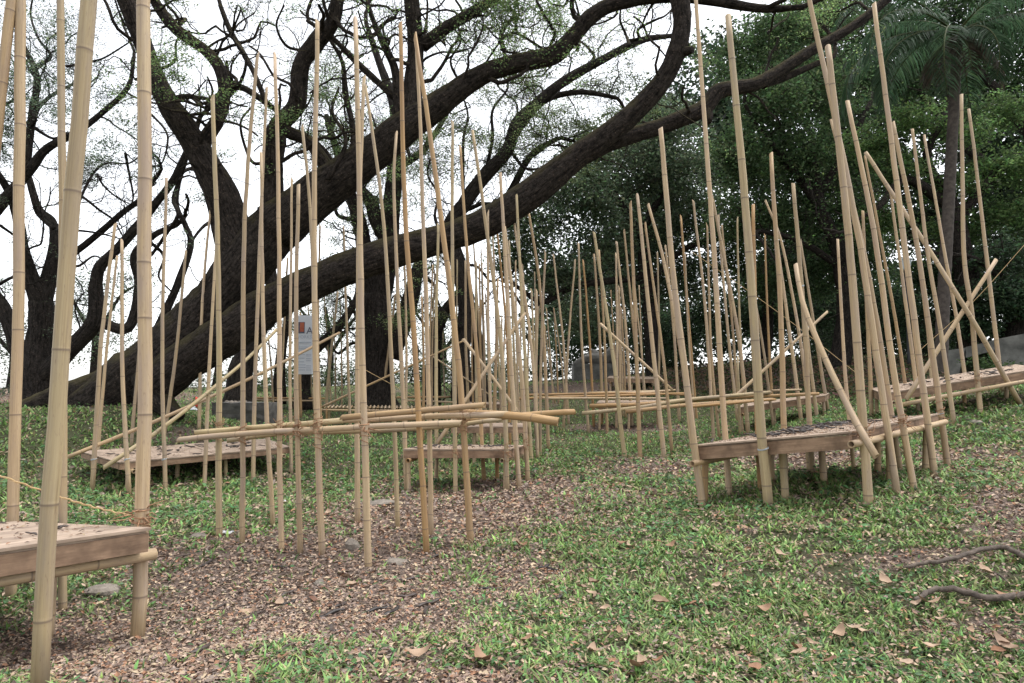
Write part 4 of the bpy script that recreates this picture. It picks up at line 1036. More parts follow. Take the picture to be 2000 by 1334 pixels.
t.limb([(480, 520, 86, 14.3), (450, 440, 74, 14.2), (428, 370, 64, 14.0), (385, 290, 53, 13.8), (335, 212, 45, 13.6), (302, 150, 40, 13.5), (282, 92, 36, 13.4), (262, 38, 37, 13.3), (235, -30, 35, 13.2), (190, -140, 31, 13.0)], 'limb', 18, .05)
t.limb([(392, 285, 31, 13.8), (425, 235, 28, 13.9), (438, 185, 24, 14.0), (430, 135, 24, 14.1), (400, 98, 23, 14.2), (350, 62, 23, 14.3), (312, 18, 20, 14.4), (280, -40, 18, 14.5)], 'limb', 12, .06)
t.limb([(535, 460, 48, 14.1), (534, 400, 41, 14.0), (533, 330, 38, 13.9), (540, 255, 36, 13.8), (578, 205, 37, 13.7), (588, 130, 32, 13.6), (618, 82, 37, 13.5), (650, 42, 29, 13.4), (660, -10, 26, 13.3), (670, -90, 22, 13.2)], 'limb', 14, .06)
t.limb([(795, 245, 47, 13.5), (808, 160, 38, 13.6), (812, 90, 33, 13.7), (806, 20, 31, 13.8), (800, -60, 28, 13.9)], 'limb', 14, .05)
t.limb([(825, 90, 28, 13.7), (875, 52, 24, 13.8), (940, 14, 20, 13.9), (1010, -30, 17, 14)], 'limb', 12, .05)
t.limb([(778, 235, 24, 13.5), (772, 140, 17, 13.4), (748, 85, 13, 13.3), (722, 20, 9, 13.2), (712, -30, 7, 13.2)], 'limb', 9, .05)
t.limb([(548, 252, 29, 13.8), (600, 275, 22, 13.9), (628, 310, 28, 13.9), (650, 352, 31, 13.9)], 'limb', 10, .05)
t.limb([(650, 350, 18, 13.9), (690, 280, 13, 14.1), (675, 180, 11, 14.3), (668, 120, 8, 14.4), (640, 70, 7, 14.5)], 'limb', 8, .05)
t.limb([(770, 190, 15, 13.6), (700, 125, 13, 13.9), (650, 75, 11, 14.1), (600, 40, 8, 14.3)], 'limb', 8, .05)
t.limb([(440, 190, 15, 14.0), (470, 170, 13, 14.2), (540, 215, 11, 14.0)], 'limb', 8, .05)
t.limb([(520, 200, 11, 13.9), (490, 130, 10, 14.1), (450, 60, 11, 14.3), (430, 10, 9, 14.4)], 'limb', 8, .05)
t.limb([(10, 812, 33, 14.2), (90, 782, 43, 14.3), (170, 760, 57, 14.4), (250, 735, 69, 14.5)], 'root', 14, .08)
t.limb([(350, 815, 28, 13.7), (320, 790, 43, 13.8), (290, 760, 69, 14.0)], 'root', 14, .08)
winding(t, [(12, (592, 261), (634, 294), (658, 327), (690, 345)), (10, (640, 350), (676, 276), (649, 219), (662, 170)), (7, (808, 70), (829, 60), (835, 9), (828, -20)), (6, (820, 130), (832, 114), (862, 102), (889, 103), (925, 92)), (6, (760, 100), (748, 54), (766, 39), (787, 33)),
            (7, (1230, 90), (1223, 69), (1211, 39), (1214, 9)), (7, (1225, 80), (1247, 75), (1247, 57), (1280, 39), (1300, 30), (1320, 10)), (6, (1061, 96), (1010, 66), (983, 75), (950, 120), (935, 140)), (6, (1010, 66), (1005, 30), (1010, -10)), (8, (440, 180), (470, 160), (480, 110), (455, 70), (470, 20)),
            (8, (330, 205), (370, 190), (400, 210), (415, 180), (405, 150)), (7, (300, 140), (340, 120), (345, 80), (370, 60)), (8, (545, 300), (500, 320), (480, 290), (470, 240), (490, 210)), (7, (600, 100), (560, 90), (540, 50), (555, 10)), (6, (690, 330), (720, 300), (735, 260), (725, 220)), (7, (1120, 60), (1130, 30), (1120, -10)),
            (6, (430, 320), (395, 345), (375, 320), (350, 330)), (6, (900, 165), (880, 120), (900, 80), (890, 40))], 13.8)
for li, n_, r_, L_, t0 in [(1, 20, .055, 1.5, .3), (2, 9, .035, 1.0, .45), (3, 8, .04, 1.2, .2), (7, 16, .05, 1.5, .25), (8, 18, .05, 1.4, .1), (9, 16, .05, 1.4, .2), (10, 10, .05, 1.4, .2), (11, 9, .04, 1.3, .2), (12, 9, .03, 1.1, .2), (13, 4, .03, 1.0, .2), (14, 9, .03, 1.0, .1), (15, 9, .03, 1.0, .1), (17, 8, .03, 1.0, .1), (4, 3, .02, .8, .3)]:
    t.sprout(li, n_, r_, L_, 3, t0)
t.sprays(30, 0.052, 0.12, (0.15, 0.215, 0.085), frac=.45, thr=.47)
t.finish()

# rain trees further back ---------------------------------------------------------------------------
t = Tree('rain_tree', 'dark forked rain tree standing left of the leaning trunk', onground(70, 785), M_BARK2)
t.limb([(68, 800, 95, 18), (70, 765, 72, 18), (75, 700, 56, 18), (80, 640, 44, 18), (82, 590, 44, 18)], 'trunk', 16, .07)
t.limb([(82, 605, 36, 18), (60, 540, 28, 17.8), (46, 490, 23, 17.6), (33, 420, 19, 17.4), (15, 370, 15, 17.2), (-25, 310, 12, 17)], 'limb', 10)
t.limb([(82, 605, 34, 18), (98, 530, 27, 18.2), (108, 470, 21, 18.4), (101, 432, 17, 18.5), (76, 408, 14, 18.6), (60, 360, 13, 18.7), (50, 310, 11, 18.8), (70, 220, 9, 18.9)], 'limb', 10)
t.limb([(62, 765, 34, 18), (45, 720, 29, 18), (22, 640, 28, 18), (-5, 585, 26, 18), (-50, 540, 22, 18)], 'limb', 10)
t.limb([(75, 745, 44, 18), (125, 694, 35, 17.8), (160, 660, 33, 17.7), (188, 622, 32, 17.6), (187, 560, 25, 17.5), (196, 520, 21, 17.4), (230, 485, 19, 17.3), (270, 440, 18, 17.2), (310, 390, 16, 17.1), (340, 350, 14, 17), (358, 310, 12, 16.9), (385, 250, 10, 16.8)], 'limb', 12)
t.limb([(107, 515, 18, 18.3), (150, 490, 13, 18.1), (200, 450, 12, 17.9), (240, 415, 11, 17.8), (275, 388, 10, 17.7), (305, 345, 8, 17.6)], 'limb', 8)
t.limb([(-40, 450, 24, 17), (25, 372, 21, 17), (60, 330, 18, 17), (92, 290, 16, 17), (150, 258, 13, 17), (200, 220, 11, 17), (250, 170, 9, 17), (262, 110, 7, 17)], 'limb', 9)
t.limb([(50, 340, 16, 17), (62, 230, 14, 17.2), (72, 150, 12, 17.3), (42, 80, 11, 17.4), (14, -10, 10, 17.5)], 'limb', 8)
t.limb([(185, 625, 22, 17.6), (250, 640, 20, 17.8), (272, 560, 18, 18), (262, 500, 14, 18.2), (300, 460, 12, 18.3), (345, 440, 9, 18.4)], 'limb', 8)
t.limb([(300, 660, 18, 18), (345, 560, 15, 18), (372, 480, 14, 18), (362, 440, 12, 18), (345, 400, 10, 18), (352, 340, 8, 18)], 'limb', 8)
winding(t, [(6, (150, 420), (156, 391), (182, 339), (208, 319), (251, 319), (280, 300)), (6, (150, 380), (166, 388), (195, 411), (221, 430), (245, 470)), (6, (245, 300), (251, 333), (260, 381), (257, 398)), (5, (190, 340), (202, 362), (228, 385), (257, 400)), (11, (365, 300), (348, 359), (339, 391), (348, 420), (325, 456), (300, 492), (275, 520)),
            (9, (460, 410), (436, 424), (400, 440), (372, 478), (366, 520)), (6, (110, 450), (148, 450), (195, 456), (244, 469)), (9, (104, 446), (75, 420), (65, 398), (55, 360)), (9, (40, 275), (48, 258), (69, 234), (60, 204), (78, 168), (57, 135), (40, 90)), (7, (57, 135), (99, 111), (75, 75), (60, 30), (65, -10)), (6, (130, 130), (180, 120), (207, 111), (255, 81)),
            (9, (55, 240), (66, 249), (102, 270), (125, 262)), (6, (285, 220), (300, 228), (327, 264), (318, 315), (297, 327)), (7, (-10, 560), (30, 540), (55, 555), (85, 545)), (6, (120, 500), (150, 520), (185, 500), (215, 520)), (6, (0, 210), (30, 190), (40, 150), (20, 110)), (6, (140, 250), (165, 220), (160, 180), (190, 150)), (7, (290, 470), (320, 500), (310, 540), (335, 570)), (6, (0, 440), (40, 470), (60, 500))], 17.3)
for li, n_, r_, L_ in [(1, 7, .03, 1.5), (2, 7, .03, 1.5), (3, 4, .03, 1.3), (4, 10, .03, 1.5), (5, 7, .022, 1.3), (6, 13, .03, 1.7), (7, 13, .028, 1.7), (8, 6, .022, 1.2), (9, 6, .022, 1.2)]:
    t.sprout(li, n_, r_, L_, 3, .15)
t.sprays(30, 0.056, 0.14, (0.12, 0.16, 0.10), frac=.45, thr=.48)
for (u, v, w) in [(60, 60, 130), (190, 130, 110), (210, 190, 90), (40, 180, 80), (150, 40, 110), (260, 30, 80)]:
    t.clump(at(u, v, 17.5), (w * 17.5 / F * 1.2, 1.5, w * 17.5 / F * .35), 2200, 0.04, (0.09, 0.115, 0.095), per=40, sub=.14, shell=.1)
t.finish()

t = Tree('rain_tree', 'dark straight trunk of a rain tree behind the leaning limb', onground(737, 785), M_BARK2)
t.limb([(737, 800, 95, 22), (737, 770, 72, 22), (736, 700, 60, 22), (738, 640, 57, 22), (737, 575, 55, 22)], 'trunk', 16, .07)
t.limb([(735, 590, 42, 22), (716, 520, 36, 22), (706, 450, 29, 22), (692, 400, 25, 22), (680, 365, 21, 22), (660, 300, 16, 22), (640, 240, 12, 22)], 'limb', 10)
t.limb([(740, 590, 48, 22), (755, 500, 43, 22), (761, 440, 40, 22), (767, 380, 35, 22), (772, 320, 30, 22), (775, 270, 26, 22), (768, 200, 20, 22), (740, 120, 15, 22), (720, 60, 10, 22)], 'limb', 12)
t.limb([(757, 470, 34, 22), (735, 430, 30, 22), (724, 395, 25, 22), (700, 360, 19, 22), (690, 300, 14, 22)], 'limb', 9)
t.limb([(762, 700, 44, 22), (780, 640, 40, 22), (800, 590, 34, 22), (815, 530, 26, 22), (840, 470, 18, 22), (880, 430, 12, 22)], 'limb', 10)
t.limb([(770, 330, 18, 22), (820, 300, 14, 22), (850, 260, 11, 22), (880, 210, 9, 22)], 'limb', 8)
winding(t, [(10, (770, 330), (800, 310), (790, 270), (815, 240)), (9, (700, 430), (660, 420), (650, 380), (625, 350)), (9, (735, 520), (690, 540), (670, 510), (640, 520)), (9, (765, 640), (700, 620), (680, 580), (650, 590)), (8, (815, 530), (850, 560), (845, 600), (870, 640)), (8, (730, 680), (690, 670), (660, 690), (640, 660))], 22)
for li, n_, r_, L_ in [(0, 5, .05, 2.0), (1, 12, .04, 1.8), (2, 15, .045, 1.9), (3, 10, .035, 1.7), (4, 13, .04, 1.8), (5, 10, .03, 1.5)]:
    t.sprout(li, n_, r_, L_, 3, .2)
t.sprays(28, 0.065, 0.18, (0.14, 0.20, 0.085), frac=.3)
t.finish()

t = Tree('rain_tree', 'slender rain tree whose limb climbs right behind the pointed pole tops', onground(902, 782), M_BARK2)
t.limb([(905, 800, 52, 20.5), (903, 760, 42, 20.5), (900, 690, 35, 20.5), (911, 600, 34, 20.5), (896, 520, 32, 20.5), (880, 462, 30, 20.5)], 'trunk', 12, .07)
t.limb([(884, 480, 30, 20.5), (880, 440, 30, 20.5), (905, 400, 29, 20.4), (945, 345, 28, 20.3), (990, 295, 26, 20.2), (1010, 240, 24, 20.1), (1050, 200, 22, 20), (1100, 160, 20, 19.9), (1170, 120, 17, 19.8), (1250, 80, 14, 19.7), (1310, 70, 9, 19.6)], 'limb', 10)
t.limb([(1000, 270, 14, 20.1), (1060, 200, 13, 20.3), (1130, 180, 11, 20.5), (1200, 190, 8, 20.6)], 'limb', 8)
t.limb([(985, 400, 16, 21), (1010, 350, 15, 21), (1040, 300, 12, 21), (1090, 270, 9, 21)], 'limb', 8)
t.limb([(905, 565, 20, 20.6), (872, 605, 24, 21), (850, 650, 28, 21), (845, 720, 32, 21), (842, 790, 40, 21)], 'limb', 9)
t.limb([(900, 560, 20, 20.6), (925, 615, 22, 21), (935, 700, 26, 21), (940, 790, 34, 21)], 'limb', 9)
winding(t, [(8, (950, 330), (962, 270), (962, 216), (992, 171), (977, 141)), (7, (905, 400), (905, 276), (914, 228), (905, 190)), (9, (1100, 165), (1157, 120), (1151, 96), (1130, 78)), (7, (1000, 300), (1030, 330), (1080, 320), (1110, 290)), (7, (880, 470), (850, 430), (855, 380), (835, 340), (845, 300)), (7, (890, 520), (930, 520), (960, 550), (990, 530)), (7, (900, 640), (860, 600), (850, 560))], 20.4)
for li, n_, r_, L_ in [(0, 8, .03, 1.5), (1, 30, .035, 1.6), (2, 13, .03, 1.5), (3, 12, .03, 1.5), (4, 5, .03, 1.3), (5, 5, .03, 1.3)]:
    t.sprout(li, n_, r_, L_, 3, .12)
t.sprays(30, 0.062, 0.17, (0.15, 0.195, 0.085), frac=.55, thr=.46)
for (u, v, w) in [(940, 60, 80), (1010, 110, 60), (1180, 160, 80), (1250, 170, 80), (1100, 250, 90), (1000, 330, 60), (900, 250, 50), (1230, 260, 70)]:
    t.clump(at(u, v, 21), (w * 21 / F, 1.3, w * 21 / F * .5), 1500, 0.07, (0.085, 0.11, 0.055), per=40, sub=.14, shell=.1)
t.finish()

t = Tree('rain_tree', 'crooked dark trunk behind the grey stone block', onground(470, 790), M_BARK2)
t.limb([(465, 815, 80, 19.5), (468, 775, 60, 19.5), (472, 720, 46, 19.5), (505, 640, 36, 19.5), (531, 580, 30, 19.5), (526, 520, 24, 19.5), (520, 460, 18, 19.5)], 'trunk', 12, .08)
t.limb([(590, 800, 40, 21), (592, 740, 28, 21), (610, 690, 22, 21), (660, 640, 18, 21), (695, 585, 14, 21), (700, 540, 9, 21)], 'limb', 9)
t.limb([(1000 - 455, 790, 30, 21), (548, 700, 20, 21), (560, 630, 14, 21)], 'limb', 8)
for li, n_, r_, L_ in [(0, 10, .03, 1.5), (1, 12, .03, 1.4), (2, 7, .02, 1.2)]:
    t.sprout(li, n_, r_, L_, 3, .25)
t.sprays(24, 0.07, 0.24, (0.10, 0.14, 0.055), frac=.2)
t.finish()

# dense trees on the right ---------------------------------------------------------------------------
def broad_tree(label, trunk, limbs, clumps, base, leaf, dens, group=None, bark=M_BARK2):
    b = onground(trunk[0][0], trunk[0][1]); t = Tree('broadleaf_tree', label, b, bark, group)
    t.limb([(trunk[0][0], trunk[0][1] + 25, trunk[0][2] * 1.25, trunk[0][3])] + trunk, 'trunk', 12, .07)
    for l_ in limbs: t.limb(l_, 'limb', 8, .05)
    for li in range(len(t.limbs)): t.sprout(li, 7, .035, 1.6, 2, .35)
    for (u, v, y, w, hh) in clumps:
        a = w * y / F; c_ = hh * y / F
        t.clump(at(u, v, y), (a, a * .9, c_), int(dens * w * hh / 6000 * 4500), leaf * 1.35, base, per=30, shell=.3)
    t.sprays(5, leaf, .3, base, frac=.5)
    t.finish(); return t
broad_tree('fine-leaved dark tree rising behind the stone statue', [(1278, 768, 34, 27), (1272, 650, 28, 27), (1258, 520, 24, 27), (1262, 420, 20, 27)],
    [[(1262, 480, 16, 27), (1200, 380, 12, 26.5), (1130, 330, 9, 26)], [(1262, 430, 16, 27), (1300, 360, 12, 27), (1290, 270, 8, 27)], [(1265, 560, 14, 27), (1330, 490, 11, 27), (1400, 470, 8, 27)], [(1262, 540, 13, 27), (1120, 560, 14, 26.5), (1060, 590, 11, 26), (1010, 560, 8, 26)]],
    [(1040, 440, 26, 85, 70), (1130, 380, 26, 90, 80), (1230, 330, 27, 90, 80), (1320, 330, 27, 85, 90), (1180, 470, 27, 90, 70), (1280, 450, 28, 90, 80), (1370, 420, 28, 80, 80), (1080, 540, 26, 70, 50), (1240, 560, 28, 90, 60), (1340, 540, 28, 80, 70), (1150, 290, 26, 60, 50), (1290, 240, 27, 70, 60), (1000, 500, 26, 45, 60), (1130, 620, 28, 80, 50)],
    (0.115, 0.155, 0.090), 0.115, 1.1)
broad_tree('tall dark tree with drooping sprays behind the tilted table', [(1636, 730, 44, 24), (1652, 620, 36, 24), (1640, 500, 30, 24), (1600, 400, 26, 24), (1580, 280, 20, 24)],
    [[(1610, 420, 18, 24), (1540, 320, 14, 23.5), (1480, 250, 10, 23)], [(1600, 380, 16, 24), (1660, 280, 12, 24), (1700, 200, 9, 24)], [(1640, 520, 16, 24), (1560, 470, 12, 23.5), (1480, 450, 9, 23)]],
    [(1450, 110, 24, 70, 60), (1520, 60, 24, 85, 60), (1600, 40, 25, 85, 70), (1500, 200, 23, 85, 70), (1590, 180, 24, 90, 80), (1450, 300, 23, 70, 70), (1540, 310, 24, 90, 80), (1640, 290, 25, 85, 80), (1470, 420, 24, 80, 70), (1560, 430, 25, 85, 70), (1650, 400, 25, 80, 80), (1500, 540, 26, 90, 60), (1600, 540, 26, 90, 60), (1420, 480, 26, 60, 70), (1680, 500, 26, 80, 70)],
    (0.085, 0.135, 0.058), 0.105, 1.15)
broad_tree('broad tree with layered yellow-green foliage behind the palm', [(1900, 690, 50, 22), (1890, 560, 42, 22), (1870, 450, 36, 22), (1850, 380, 30, 22)],
    [[(1850, 400, 24, 22), (1770, 350, 18, 21.5), (1720, 400, 12, 21), (1690, 420, 9, 21)], [(1860, 400, 26, 22), (1810, 310, 18, 22), (1850, 220, 12, 22)], [(1870, 430, 24, 22), (1950, 330, 18, 22), (2000, 300, 14, 22), (2060, 280, 9, 22)]],
    [(1780, 230, 21.5, 70, 32), (1880, 260, 22, 75, 35), (1950, 330, 22, 75, 35), (1760, 330, 21.5, 70, 32), (1860, 370, 22, 70, 32), (1980, 420, 22, 75, 40), (1720, 430, 22, 70, 40), (1880, 450, 22.5, 80, 40), (1960, 220, 23, 75, 40), (1700, 280, 22, 60, 35), (1990, 530, 23, 70, 50), (1820, 530, 24, 80, 45), (2050, 330, 22, 80, 60), (2060, 480, 22, 70, 60)],
    (0.10, 0.165, 0.058), 0.095, 1.1)
broad_tree('dark high-crowned tree filling the gap above the palm', [(2080, 700, 60, 27), (2070, 500, 46, 27), (2050, 300, 36, 27)],
    [[(2055, 330, 26, 27), (1950, 180, 18, 26), (1850, 80, 12, 26)], [(2055, 350, 26, 27), (1900, 300, 16, 27), (1780, 160, 10, 27)]],
    [(1700, 60, 27, 80, 60), (1790, 60, 27, 90, 70), (1890, 40, 27, 90, 70), (1980, 70, 27, 90, 80), (1660, 150, 27, 70, 60), (1760, 160, 27, 80, 60), (1900, 150, 27, 90, 60), (2000, 180, 27, 80, 70), (1730, -20, 27, 90, 60), (1850, -40, 27, 100, 60), (1970, -30, 27, 100, 70), (2080, 100, 27, 90, 90), (2080, 250, 27, 90, 90), (1640, 240, 28, 60, 60)],
    (0.065, 0.110, 0.048), 0.115, 1.0)
broad_tree('dark low-branching tree at the crest of the brown bank', [(1492, 705, 26, 29), (1500, 600, 22, 29), (1480, 520, 18, 29)], [[(1490, 560, 12, 29), (1420, 520, 9, 29), (1390, 540, 6, 29)], [(1485, 540, 12, 29), (1560, 470, 9, 29)]],
    [(1400, 610, 30, 85, 60), (1490, 610, 30, 80, 55), (1570, 610, 30, 85, 60), (1660, 600, 30, 85, 60), (1740, 590, 29, 80, 60), (1330, 640, 31, 70, 55), (1420, 680, 31, 40, 22), (1250, 650, 32, 80, 55), (1180, 640, 33, 80, 50), (1090, 660, 33, 70, 45)],
    (0.050, 0.080, 0.042), 0.125, 1.0)
broad_tree('dark thick-leaved tree behind the concrete wall', [(1985, 655, 50, 21), (1990, 560, 40, 21)], [[(1988, 580, 20, 21), (1930, 520, 14, 21), (1890, 500, 9, 21)]],
    [(1780, 620, 25, 80, 50), (1860, 610, 22, 70, 45), (1930, 590, 21, 75, 45), (2000, 580, 20, 75, 50), (1960, 500, 21, 70, 40), (2060, 560, 20, 70, 70), (1830, 540, 23, 70, 40), (1900, 640, 21, 60, 25)],
    (0.048, 0.080, 0.042), 0.095, 1.1)

# pale thin-leaved trees far behind on the left and in the middle
def pale_tree(label, u, v, y, top, clumps, base=(0.085, 0.115, 0.065), group='pale distant trees', dens=1.0):
    b = at(u, v, y); b[2] = float(gz(b[0], b[1])); t = Tree('thin_leaved_tree', label, b, M_BARK2, group)
    pb = project(b[0], b[1], b[2])
    t.limb([(u, float(pb[1]) + 6, 16, y), (u + 6, (v + top) / 2, 12, y), (u - 5, top, 7, y)], 'trunk', 8, .05)
    t.limb([(u + 3, (v + top) / 2 + 10, 8, y), (u + 50, top + 25, 6, y), (u + 80, top, 4, y)], 'limb', 6, .05)
    t.limb([(u + 3, (v + top) / 2, 8, y), (u - 45, top + 15, 6, y), (u - 70, top - 15, 4, y)], 'limb', 6, .05)
    for li in range(3): t.sprout(li, 6, .03, 2.2, 2, .3)
    for (cu, cv, w, h_) in clumps:
        t.clump(at(cu, cv, y + rnd.uniform(-1, 1)), (w * y / F, w * y / F, h_ * y / F), int(dens * w * h_ / 6000 * 1900), 0.13, base, per=18, sub=.22, shell=.2)
    t.sprays(4, .12, .4, base, frac=.5); t.finish()
pl = 'pale thin-leaved tree far behind beyond the trunks'
pale_tree('pale feathery tree far behind the forked rain tree', 20, 760, 34, 620, [(20, 640, 70, 50), (-20, 690, 60, 50), (60, 700, 60, 40), (10, 560, 50, 25)])
pale_tree('pale feathery tree far behind between forked tree and leaning trunk', 180, 760, 36, 560, [(170, 560, 60, 60), (210, 620, 60, 60), (240, 560, 55, 50), (150, 680, 60, 50), (255, 680, 60, 45), (230, 500, 40, 30)])
pale_tree('pale bushy tree seen through the gap between the two great limbs', 420, 770, 36, 640, [(360, 760, 55, 35), (420, 740, 50, 30), (470, 700, 50, 40), (500, 640, 40, 40), (440, 690, 40, 25), (560, 640, 45, 40)])
pale_tree('pale bushy tree far behind the hanging banner', 640, 770, 38, 600, [(600, 720, 60, 40), (660, 740, 60, 35), (650, 640, 60, 45), (690, 690, 50, 50), (560, 740, 50, 30)])
pale_tree('light green tree far behind the slender rain tree', 860, 765, 38, 600, [(820, 680, 55, 55), (870, 640, 50, 40), (900, 720, 60, 40), (950, 700, 50, 50), (830, 750, 55, 25), (800, 600, 40, 40), (980, 740, 45, 30)])
pale_tree('light green tree far behind seen left of the statue', 1050, 755, 40, 560, [(1060, 560, 55, 30), (1100, 600, 50, 35), (1020, 640, 50, 40), (1130, 540, 40, 30), (1060, 700, 60, 40)], dens=.8)

# palm --------------------------------------------------------------------------------------------------
pb = onground(1838, 705); py = pb[1] if pb[1] < 22 else 19.0
pb = at(1838, 700, 18.5); pb[2] = float(gz(pb[0], pb[1]))
pt = empty('palm_tree', pb, 'tall palm with ringed trunk and drooping feathery fronds', 'palm')
Pp = [at(1836, 720, 18.5) - [0, 0, .3], at(1842, 600, 18.5), at(1850, 450, 18.5), at(1858, 300, 18.5), at(1866, 150, 18.5), at(1868, 70, 18.5)]
C = smooth_path(np.array(Pp), 26); t_ = np.linspace(0, 1, len(C))
rr = (0.17 - 0.05 * t_) * (1 + 0.05 * (np.arange(len(C)) % 4 == 0)); rr[:10] *= np.linspace(1.35, 1, 10)
V, Q, T = tube(C, rr, 14)
M_PALM = m_plain('palm_bark', (0.035, 0.028, 0.024), 0.9, (0.10, 0.082, 0.07), 8, .6)
link('trunk', mesh_np('trunk', V - pb, Q, T, M_PALM), pt)
def frond(az, up, L, droop, dead=False):
    top = at(1868, 66, 18.5); n = 26; d = np.array([math.cos(az), math.sin(az), 0.0]); p = top.copy(); pts = [p.copy()]; el = up
    for i in range(n):
        el -= droop / n * (0.5 + 1.4 * i / n); p = p + (d * math.cos(el) + np.array([0, 0, 1]) * math.sin(el)) * L / n; pts.append(p.copy())
    pts = np.array(pts); A = Acc()
    V, Q, T = tube(pts, np.linspace(.035, .006, len(pts)), 5); base = (0.10, 0.08, 0.06) if dead else (0.048, 0.085, 0.045)
    A.add(V, Q, T, col=jitter_col((0.10, 0.12, 0.05), len(V), .05, .03))
    T_, N_, B_ = frames(pts)
    side = np.array([-math.sin(az), math.cos(az), 0])
    m = 95
    for sgn in (-1, 1):
        ts = np.linspace(.10, .995, m); i0 = np.minimum((ts * n).astype(int), n - 1); fr = ts * n - i0
        b0 = pts[i0] * (1 - fr[:, None]) + pts[i0 + 1] * fr[:, None]
        ll = (0.25 + .55 * np.sin(math.pi * np.clip(ts * .95 + .05, 0, 1)) ** .7) * (.9 + .2 * R.random(m))
        fw = T_[i0]; dd = unit(fw * .45 + sgn * side * .75 + np.array([0, 0, -.35]) + .06 * R.standard_normal((m, 3)))
        mid = b0 + dd * (ll * .5)[:, None]; d2 = unit(dd + np.array([0, 0, -.75])); tip = mid + d2 * (ll * .5)[:, None]
        w = unit(np.cross(dd, np.array([0, 0, 1.0]) + .3 * R.standard_normal((m, 3)))) * .016
        V = np.stack([b0 - w * .6, b0 + w * .6, mid - w, mid + w, tip], 1).reshape(-1, 3); o_ = np.arange(m)[:, None] * 5
        A.add(V, o_ + np.array([[0, 1, 3, 2]]), o_ + np.array([[2, 3, 4]]), col=np.repeat(jitter_col(base, m, .2, .06), 5, 0))
    link('frond', A.mesh('frond', M_LEAF, False, {'col': 'FLOAT_COLOR'}, pb), pt)
for az, up, L, dr in [(3.05, .25, 4.6, 1.9), (3.45, .05, 4.4, 1.7), (2.6, .3, 4.2, 1.8), (-2.3, .0, 3.8, 1.9), (-1.6, -.1, 3.0, 1.7), (-.9, .2, 4.0, 1.8), (-.2, .35, 4.6, 1.5), (.25, .6, 4.4, 1.5), (.9, .4, 4.2, 1.8), (1.7, .5, 4.0, 1.8), (2.1, .9, 4.0, 1.6), (-1.2, .7, 4.0, 1.9), (3.3, .8, 4.6, 1.8), (-.05, .9, 4.4, 1.5), (-2.8, .5, 4.4, 1.9)]:
    frond(az, up, L, dr)
frond(-1.9, -.5, 2.0, .9, True); frond(-.8, -.6, 2.0, .9, True); frond(-2.8, -.55, 1.9, .9, True)

# a shrubby mass along the foot of the bank and behind the wall: nobody could count it
A = Tree('understorey', 'dark leafy undergrowth along the edge of the trees', (0, 30, 0), M_BARK2, cat='undergrowth')
for (u, v, y, w, hh, dens, c) in [(1120, 715, 33, 70, 35, 1.2, (.03, .046, .022)), (1210, 715, 34, 70, 40, 1.2, (.03, .046, .022)), (1300, 705, 33, 60, 45, 1.2, (.028, .045, .02)), (1650, 660, 33, 90, 45, 1.2, (.026, .042, .02)), (1740, 665, 30, 80, 40, 1.3, (.026, .042, .02)), (1820, 670, 26, 60, 30, 1.3, (.026, .042, .02)),
                                  (1560, 670, 34, 60, 30, .8, (.026, .042, .02)), (1480, 660, 35, 60, 35, .7, (.026, .042, .02)), (1390, 650, 35, 60, 45, .8, (.026, .042, .02)), (1050, 730, 34, 60, 25, .9, (.05, .07, .03)), (600, 745, 34, 80, 38, 1.3, (.07, .095, .045)), (720, 738, 34, 80, 38, 1.3, (.07, .095, .045)), (850, 732, 34, 80, 38, 1.3, (.07, .095, .045)), (350, 775, 26, 60, 20, .8, (.06, .08, .04)), (500, 768, 28, 70, 38, 1.3, (.06, .085, .04)), (30, 770, 24, 70, 16, .7, (.06, .08, .05)), (960, 728, 34, 60, 38, 1.3, (.06, .085, .04))]:
    A.clump(at(u, v, y), (w * y / F, 2.0, hh * y / F), int(dens * w * hh / 6000 * 3600), .165, c, per=26, sub=.2, shell=.3)
me = A.lv.mesh('understorey', M_LEAF, False, {'col': 'FLOAT_COLOR'})
bpy.data.objects.remove(A.o)
tag(link('undergrowth', me), 'leafy undergrowth along the edge of the trees', 'undergrowth', kind='stuff')
fw = Tree('x', 'x', (0, 0, 0), M_BARK2)
for i in range(190):
    u = rnd.uniform(1060, 2250); v = rnd.uniform(60 + max(0, 1450 - u) * .75, 690); y = rnd.uniform(40, 50)
    if 1320 < u < 1480 and 340 < v < 590: continue
    fw.clump(at(u, v, y), (2.6, 2.2, 2.2), 620, .46, (.045, .068, .038), per=26, sub=.25, shell=.1)
bpy.data.objects.remove(fw.o)
tag(link('far_wood', fw.lv.mesh('far_wood', M_LEAF, False, {'col': 'FLOAT_COLOR'})), 'dark far wood closing the view behind the trees', 'wood', kind='stuff')
# ground ivy on the bank
x = R.uniform(1300, 1900, 5200); v_ = R.uniform(700, 772, 5200)
pp = []
for a, b_ in zip(x[:900], v_[:900]): pp.append(onground(a, b_))
pp = np.array(pp); pp = pp[(pp[:, 1] > 15)]
C = np.repeat(pp, 14, 0) + R.standard_normal((len(pp) * 14, 3)) * [.45, .45, 0]
C[:, 2] = gz(C[:, 0], C[:, 1]) + .03 + .10 * R.random(len(C)); N = len(C)
cols = np.where(R.random((N, 1)) < .45, jitter_col((.06, .085, .035), N, .3), jitter_col((.16, .11, .075), N, .35))
V, Q, cc = leaves_vf(C, R.standard_normal((N, 3)) * [1, 1, .4], R.standard_normal((N, 3)) * .5 + [0, 0, 1], .09 + .07 * R.random(N), .06 + .05 * R.random(N), cols)
tag(link('ground_ivy', mesh_np('ground_ivy', V, Q, None, M_LEAF, False, {'col': ('FLOAT_COLOR', cc)})), 'ivy and brown leaves covering the bank', 'ivy', kind='stuff')

